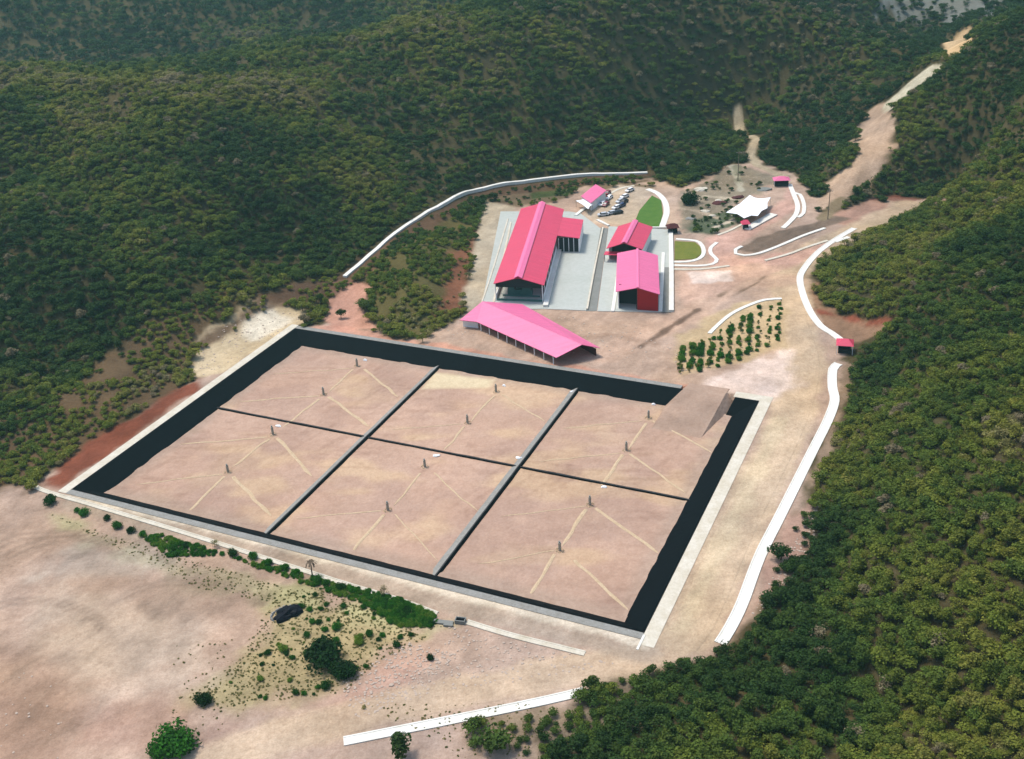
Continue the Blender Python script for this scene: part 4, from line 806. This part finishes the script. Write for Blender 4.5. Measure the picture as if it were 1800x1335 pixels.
def scatter(name, P, sc, rz, tn, kd, protos, label, cat, flat=(1, 1, 1)):
    me_ = bpy.data.meshes.new(name); me_.vertices.add(len(P)); me_.vertices.foreach_set('co', np.ascontiguousarray(P, dtype=np.float32).ravel())
    for nm, ty, arr in (('scl', 'FLOAT', sc), ('rz', 'FLOAT', rz), ('tint', 'FLOAT', tn), ('kind', 'INT', kd)):
        a = me_.attributes.new(nm, ty, 'POINT'); a.data.foreach_set('value', np.ascontiguousarray(arr, dtype=np.int32 if ty == 'INT' else np.float32))
    o = bpy.data.objects.new(name, me_); COL.objects.link(o); tag(o, label, cat, kind='stuff')
    g_ = bpy.data.node_groups.new(name, 'GeometryNodeTree'); g_.interface.new_socket('Geometry', in_out='INPUT', socket_type='NodeSocketGeometry'); g_.interface.new_socket('Geometry', in_out='OUTPUT', socket_type='NodeSocketGeometry')
    N = g_.nodes; L = g_.links; gi = N.new('NodeGroupInput'); go = N.new('NodeGroupOutput'); iop = N.new('GeometryNodeInstanceOnPoints'); jn = N.new('GeometryNodeJoinGeometry')
    for objs in protos:
        j2 = N.new('GeometryNodeJoinGeometry')
        for q_ in objs:
            oi = N.new('GeometryNodeObjectInfo'); oi.inputs[0].default_value = q_; oi.transform_space = 'ORIGINAL'; L.new(oi.outputs['Geometry'], j2.inputs[0])
        gt = N.new('GeometryNodeGeometryToInstance'); L.new(j2.outputs[0], gt.inputs[0]); L.new(gt.outputs[0], jn.inputs[0])
    def at_(nm, ty):
        a = N.new('GeometryNodeInputNamedAttribute'); a.data_type = ty; a.inputs[0].default_value = nm; return a.outputs[0]
    L.new(gi.outputs[0], iop.inputs['Points']); L.new(jn.outputs[0], iop.inputs['Instance']); iop.inputs['Pick Instance'].default_value = True
    L.new(at_('kind', 'INT'), iop.inputs['Instance Index'])
    vm = N.new('ShaderNodeVectorMath'); vm.operation = 'SCALE'; vm.inputs[0].default_value = flat; L.new(at_('scl', 'FLOAT'), vm.inputs['Scale']); L.new(vm.outputs[0], iop.inputs['Scale'])
    cx = N.new('ShaderNodeCombineXYZ'); L.new(at_('rz', 'FLOAT'), cx.inputs[2]); L.new(cx.outputs[0], iop.inputs['Rotation']); L.new(iop.outputs[0], go.inputs[0])
    o.modifiers.new('scatter', 'NODES').node_group = g_; return o
rest = np.setdiff1d(np.arange(NP), near); fsel = rest[sz[rest] > .75]; ssel = rest[sz[rest] <= .75]
protos = [CR[k] for k in order]
scatter('forest', pts[fsel, :3], scale[fsel], rot[fsel], tint[fsel], kind[fsel], protos, 'dense dark green dry forest covering the hillsides', 'forest', (1.12, 1.12, .78))
scatter('scrub', pts[ssel, :3], scale[ssel], rot[ssel], tint[ssel], np.zeros(len(ssel)), [CR[order[3]]], 'low olive scrub growing on the bare cut slopes', 'scrub')
print('TREES', NP, len(fsel), len(ssel))
# green plants: bushes, crop rows, verge
BUSH = crown_mesh('foliage', 1.0, 1.3, -.1, 20, 1500, .10, 21, M['leafg'], 1.0)
SHR = crown_mesh('foliage', .5, .7, .0, 4, 120, .09, 22, M['leaf'], 1.0)
def stem(name, r0, h): mb = MB().cyl((0, 0, -.3), (0, 0, h), r0, r0 * .6, 6); me_ = bpy.data.meshes.new(name); me_.from_pydata(mb.v, [], mb.f); me_.materials.append(M['bark']); return me_
STB, STS = stem('stem', .06, .5), stem('stem', .03, .3)
def plant(name, me_, st, loc, s, tn, lab, cat, grp=None, sx=1, sz_=1):
    r = empty(name, loc, random.uniform(0, 6.28)); r.scale = (s * sx, s, s * sz_); tag(r, lab, cat, grp)
    o = bpy.data.objects.new('foliage', me_); COL.objects.link(o); o.parent = r; o['tint'] = float(tn)
    o = bpy.data.objects.new('stem', st); COL.objects.link(o); o.parent = r; return r
plant('bush', BUSH, STB, tuple(T(566, 1162)), 4.6, .0, 'biggest dark green bush on the bare field, below the black plastic heap', 'bush', sz_=.7)
plant('bush', BUSH, STB, tuple(T(604, 1182)), 3.2, .0, 'dark green bush joined to the right of the biggest one', 'bush', sz_=.7)
plant('bush', BUSH, STB, tuple(T(312, 1310)), 4.6, .35, 'fresh green bush at the bottom edge left of the broad channel', 'bush', sz_=.7)
plant('bush', BUSH, STB, tuple(T(282, 1322)), 2.6, .25, 'small green bush touching the left of the bottom one', 'bush', sz_=.7)
plant('bush', BUSH, STB, tuple(T(358, 1234)), 1.9, 0., 'small almost black bush between the biggest bush and the bottom edge', 'bush')
plant('bush', BUSH, STB, tuple(T(88, 886)), 2.0, .1, 'dark bush at the far left end of the thin pale channel', 'bush')
plant('bush', BUSH, STB, tuple(T(757, 1158)), .9, .0, 'lone tiny dark bush below the culvert', 'bush')
plant('bush', BUSH, STB, tuple(T(1215, 358)), 4.2, .0, 'dark bush beside the parking road below the forest edge', 'bush', sz_=.9)
for x, y, s, k, tn, lab in [(706, 1332, 1.25, 0, .05, 'dark green tree in front of the broad channel at the bottom edge'), (872, 1318, 1.35, 1, .2, 'spreading green tree right of the dark one at the bottom edge'), (1372, 984, 1.0, 1, .0, 'flat-topped dark tree standing alone right of the road'),
        (378, 962, .55, 4, .9, 'thin dry sapling left of the dead palm along the near channel'), (676, 1046, .6, 4, .95, 'faint dry sapling right of the dead palm along the near channel'), (600, 560, .8, 0, .1, 'dark tree on the saddle below the end of the upper channel')]:
    tag(make_tree(tuple(T(x, y)), s, random.random() * 6, k, tn), lab, 'tree')
for i in range(6):
    x, y = [(845, 1268), (835, 1302), (930, 1258), (955, 1310), (975, 1280), (1000, 1255)][i]
    tag(make_tree(tuple(T(x, y + 8)), random.uniform(.4, .75), i, 3, random.uniform(.1, .7)), 'low shrubby tree at the forest edge below the broad channel', 'tree', 'shrubby trees at the lower forest edge')
# dead palm
dp = empty('dead_palm', tuple(T(549, 1012))); tag(dp, 'dead palm with drooping brown fronds beside the thin pale channel', 'palm'); mb = MB(); mb.cyl((0, 0, -.3), (.1, 0, 3.6), .16, .12, 7).build('trunk', M['bark'], dp)
mb = MB()
for k in range(14):
    a = k * .45; l_ = 1.3 + .3 * math.sin(k * 2.3); c_, s_ = math.cos(a), math.sin(a); pt = [(.1, 0, 3.6), (.1 + c_ * l_ * .6, s_ * l_ * .6, 3.9), (.1 + c_ * l_, s_ * l_, 3.1)]
    for p0, p1 in zip(pt, pt[1:]): mb.add([(p0[0] - s_ * .1, p0[1] + c_ * .1, p0[2]), (p1[0] - s_ * .16, p1[1] + c_ * .16, p1[2]), (p1[0] + s_ * .16, p1[1] - c_ * .16, p1[2]), (p0[0] + s_ * .1, p0[1] - c_ * .1, p0[2])], [(0, 1, 2, 3)])
mb.build('fronds', M['bark'], dp)
# small shrubs on the yellow grass patch and along the verge
def inpoly(px, cnt, seed, mind=1.2):
    P = np.array(TT(px)); lo, hi = P.min(0), P.max(0); r_ = np.random.default_rng(seed); out = []
    while len(out) < cnt and len(out) < 9000:
        c = r_.uniform(lo, hi, (400, 2)); d = sdf(c[:, 0], c[:, 1], P); c = c[d < 0]
        for p in c:
            if len(out) >= cnt: break
            if mind == 0 or all(np.hypot(*(p - q_)) > mind for q_ in out[-300:]): out.append(p)
    return np.array(out)
for i, p in enumerate(inpoly([(500, 1040), (620, 1045), (740, 1120), (660, 1160), (600, 1220), (500, 1225), (370, 1245), (430, 1165), (500, 1110)], 64, 5, 1.3)):
    if np.hypot(*(p - at(580, 1160)[:2])) < 4.6: continue
    s = random.uniform(.6, 1.7) if i % 4 else random.uniform(1.5, 2.6)
    plant('shrub', BUSH, STB, (p[0], p[1], float(hgt(*p)) - .05), s * .5, random.choice([.15, .3, .5, .95]), 'little dark shrub dotted over the yellowish grass round the biggest bush', 'shrub', 'little shrubs on the yellowish grass')
for i, (x, y) in enumerate([(188, 914), (207, 927), (232, 936), (250, 942), (150, 905), (135, 900), (410, 975), (445, 982), (470, 992), (520, 1008), (560, 1022), (600, 1035), (620, 1040), (500, 1000), (575, 1028)]):
    plant('shrub', BUSH, STB, tuple(T(x, y)), random.uniform(.8, 1.5), random.uniform(0, .5), 'small green shrub in the line along the near channel', 'shrub', 'shrubs in a line along the near channel')
gp = np.concatenate([inpoly([(240, 935), (300, 945), (370, 965), (390, 978), (330, 978), (295, 980)], 230, 8, 0), inpoly([(380, 972), (640, 1038), (700, 1050), (770, 1085), (762, 1102), (700, 1102), (640, 1062), (480, 1008)], 330, 9, 0),
                     inpoly([(635, 1042), (700, 1052), (770, 1086), (765, 1103), (700, 1103), (660, 1076)], 420, 10, 0)])
gproto = [o for o in COL.objects if o.parent and o.data and o.data == BUSH][0]
scatter('verge_grass', np.concatenate([gp, (hgt(gp[:, 0], gp[:, 1]) - .05)[:, None]], 1), rng.uniform(.2, .8, len(gp)), rng.uniform(0, 6, len(gp)), np.clip(rng.uniform(.25, .85, len(gp)) + (fbm(gp[:, 0], gp[:, 1], 5, 71, 2) - .5) * 1.2, 0, 1), np.zeros(len(gp)), [(gproto,)], 'bright green grass strip along the pale channel', 'grass')
# loose stones and dry tufts
stp = lump('loose_stone', tuple(T(688, 1205)), .55, .45, .4, mat('pale_stone', tuple(lin(176, 158, 142)), .95, noise=((3, .7, (.75, .72, .7)),)), 77, 1, .3); tag(stp, 'biggest pale boulder on the stony bank below the grass patch', 'boulder')
def strew(px, cnt, seed): return inpoly(px, cnt, seed, 0)
sp_ = np.concatenate([strew([(600, 1200), (720, 1130), (800, 1150), (740, 1220), (620, 1270)], 700, 31), strew([(-20, 1150), (90, 1180), (160, 1335), (-20, 1335)], 40, 32), strew([(790, 1100), (1100, 1170), (900, 1200), (720, 1230)], 400, 33),
    strew([(580, 590), (830, 590), (1240, 660), (1180, 600), (1080, 560), (860, 545)], 350, 34), strew([(1440, 880), (1320, 1080), (1380, 1060), (1430, 960)], 250, 35), strew([(1200, 350), (1290, 300), (1380, 320), (1290, 390), (1200, 400)], 350, 36), strew([(345, 664), (352, 602), (455, 530), (560, 556), (440, 628)], 300, 37)])
scatter('gravel', np.concatenate([sp_, (hgt(sp_[:, 0], sp_[:, 1]))[:, None]], 1), rng.uniform(.15, .75, len(sp_)) ** 1.5, rng.uniform(0, 6, len(sp_)), rng.uniform(0, 1, len(sp_)), np.zeros(len(sp_)), [(stp,)], 'loose pale stones strewn over the bare soil', 'gravel')
DRY = leafmat('dry_leaves', [(0, (120, 118, 66)), (.6, (160, 150, 100)), (1, (90, 100, 44))])
tuft = plant('grass_tuft', crown_mesh('foliage', 1.0, 1.1, -.1, 14, 260, .2, 23, DRY), STB, tuple(T(640, 1245)), .55, .5, 'larger tuft of dry grass above the lower road', 'grass').children[0]
tp_ = np.concatenate([strew([(480, 1050), (560, 1030), (650, 1070), (750, 1120), (660, 1170), (600, 1220), (500, 1230), (360, 1250), (330, 1230), (430, 1150)], 1500, 41), strew([(90, 905), (250, 960), (560, 1050), (780, 1100), (760, 1115), (540, 1072), (350, 1035)], 500, 42), strew([(300, 1130), (450, 1120), (420, 1300), (300, 1280)], 90, 43),
    strew([(640, 1240), (960, 1235), (930, 1335), (800, 1335), (760, 1300)], 250, 44)])
scatter('dry_grass', np.concatenate([tp_, (hgt(tp_[:, 0], tp_[:, 1]) - .03)[:, None]], 1), rng.uniform(.08, .3, len(tp_)), rng.uniform(0, 6, len(tp_)), rng.uniform(0, 1.0, len(tp_)), np.zeros(len(tp_)), [(tuft,)], 'sparse tufts of dry yellowish grass on the bare field', 'grass')
# planted plot: rows of young plants
npl = 0
for r in range(11):
    xt = 1372 - r * 17.2; yt = float(np.interp(xt, [1195, 1250, 1290, 1330, 1372], [616, 597, 567, 545, 531])); yb = float(np.interp(xt, [1195, 1250, 1290, 1330, 1372], [656, 650, 636, 620, 602])); cnt = 20 if r < 5 else 19
    for j in range(cnt):
        t = j / (cnt - 1); x = xt - 6 * t + random.uniform(-3, 3); y = yt + (yb - yt) * t + random.uniform(-2, 2)
        if random.random() < .12: continue
        p = T(x, y); s = random.uniform(.7, 1.9) * (.9 if r < 3 else 1.25)
        plant('young_plant', SHR if random.random() < .4 else BUSH, STS, tuple(p), s if r < 3 else s * .95, random.uniform(.2, .9), 'sparse young plant in the thin rows at the right end of the planted plot' if r < 3 else 'leafy young plant in the dense rows left of the thin ones', 'young plant', 'young plants in rows on the planted plot'); npl += 1
        bpy.context.view_layer.objects.active = None
for ch in [o for o in COL.objects if o.name.startswith('young_plant')]:
    if ch.children[0].data == BUSH: ch.scale = [v * .62 for v in ch.scale]
# ---------------------------------------------------------------- haze
hz = MB().box(-900, 900, -60, 1650, -8, 330).build('haze', None); hz.data.materials.clear()
hm = bpy.data.materials.new('haze'); hm.use_nodes = True; t = hm.node_tree; t.nodes.remove(t.nodes["Principled BSDF"]); pv = t.nodes.new('ShaderNodeVolumePrincipled')
pv.inputs['Density'].default_value = .00015; pv.inputs['Color'].default_value = (.42, .80, .76, 1); pv.inputs['Anisotropy'].default_value = .2
t.links.new(pv.outputs[0], t.nodes['Material Output'].inputs['Volume']); hz.data.materials.append(hm); tag(hz, 'thin bluish haze over the valley', 'haze', kind='stuff')
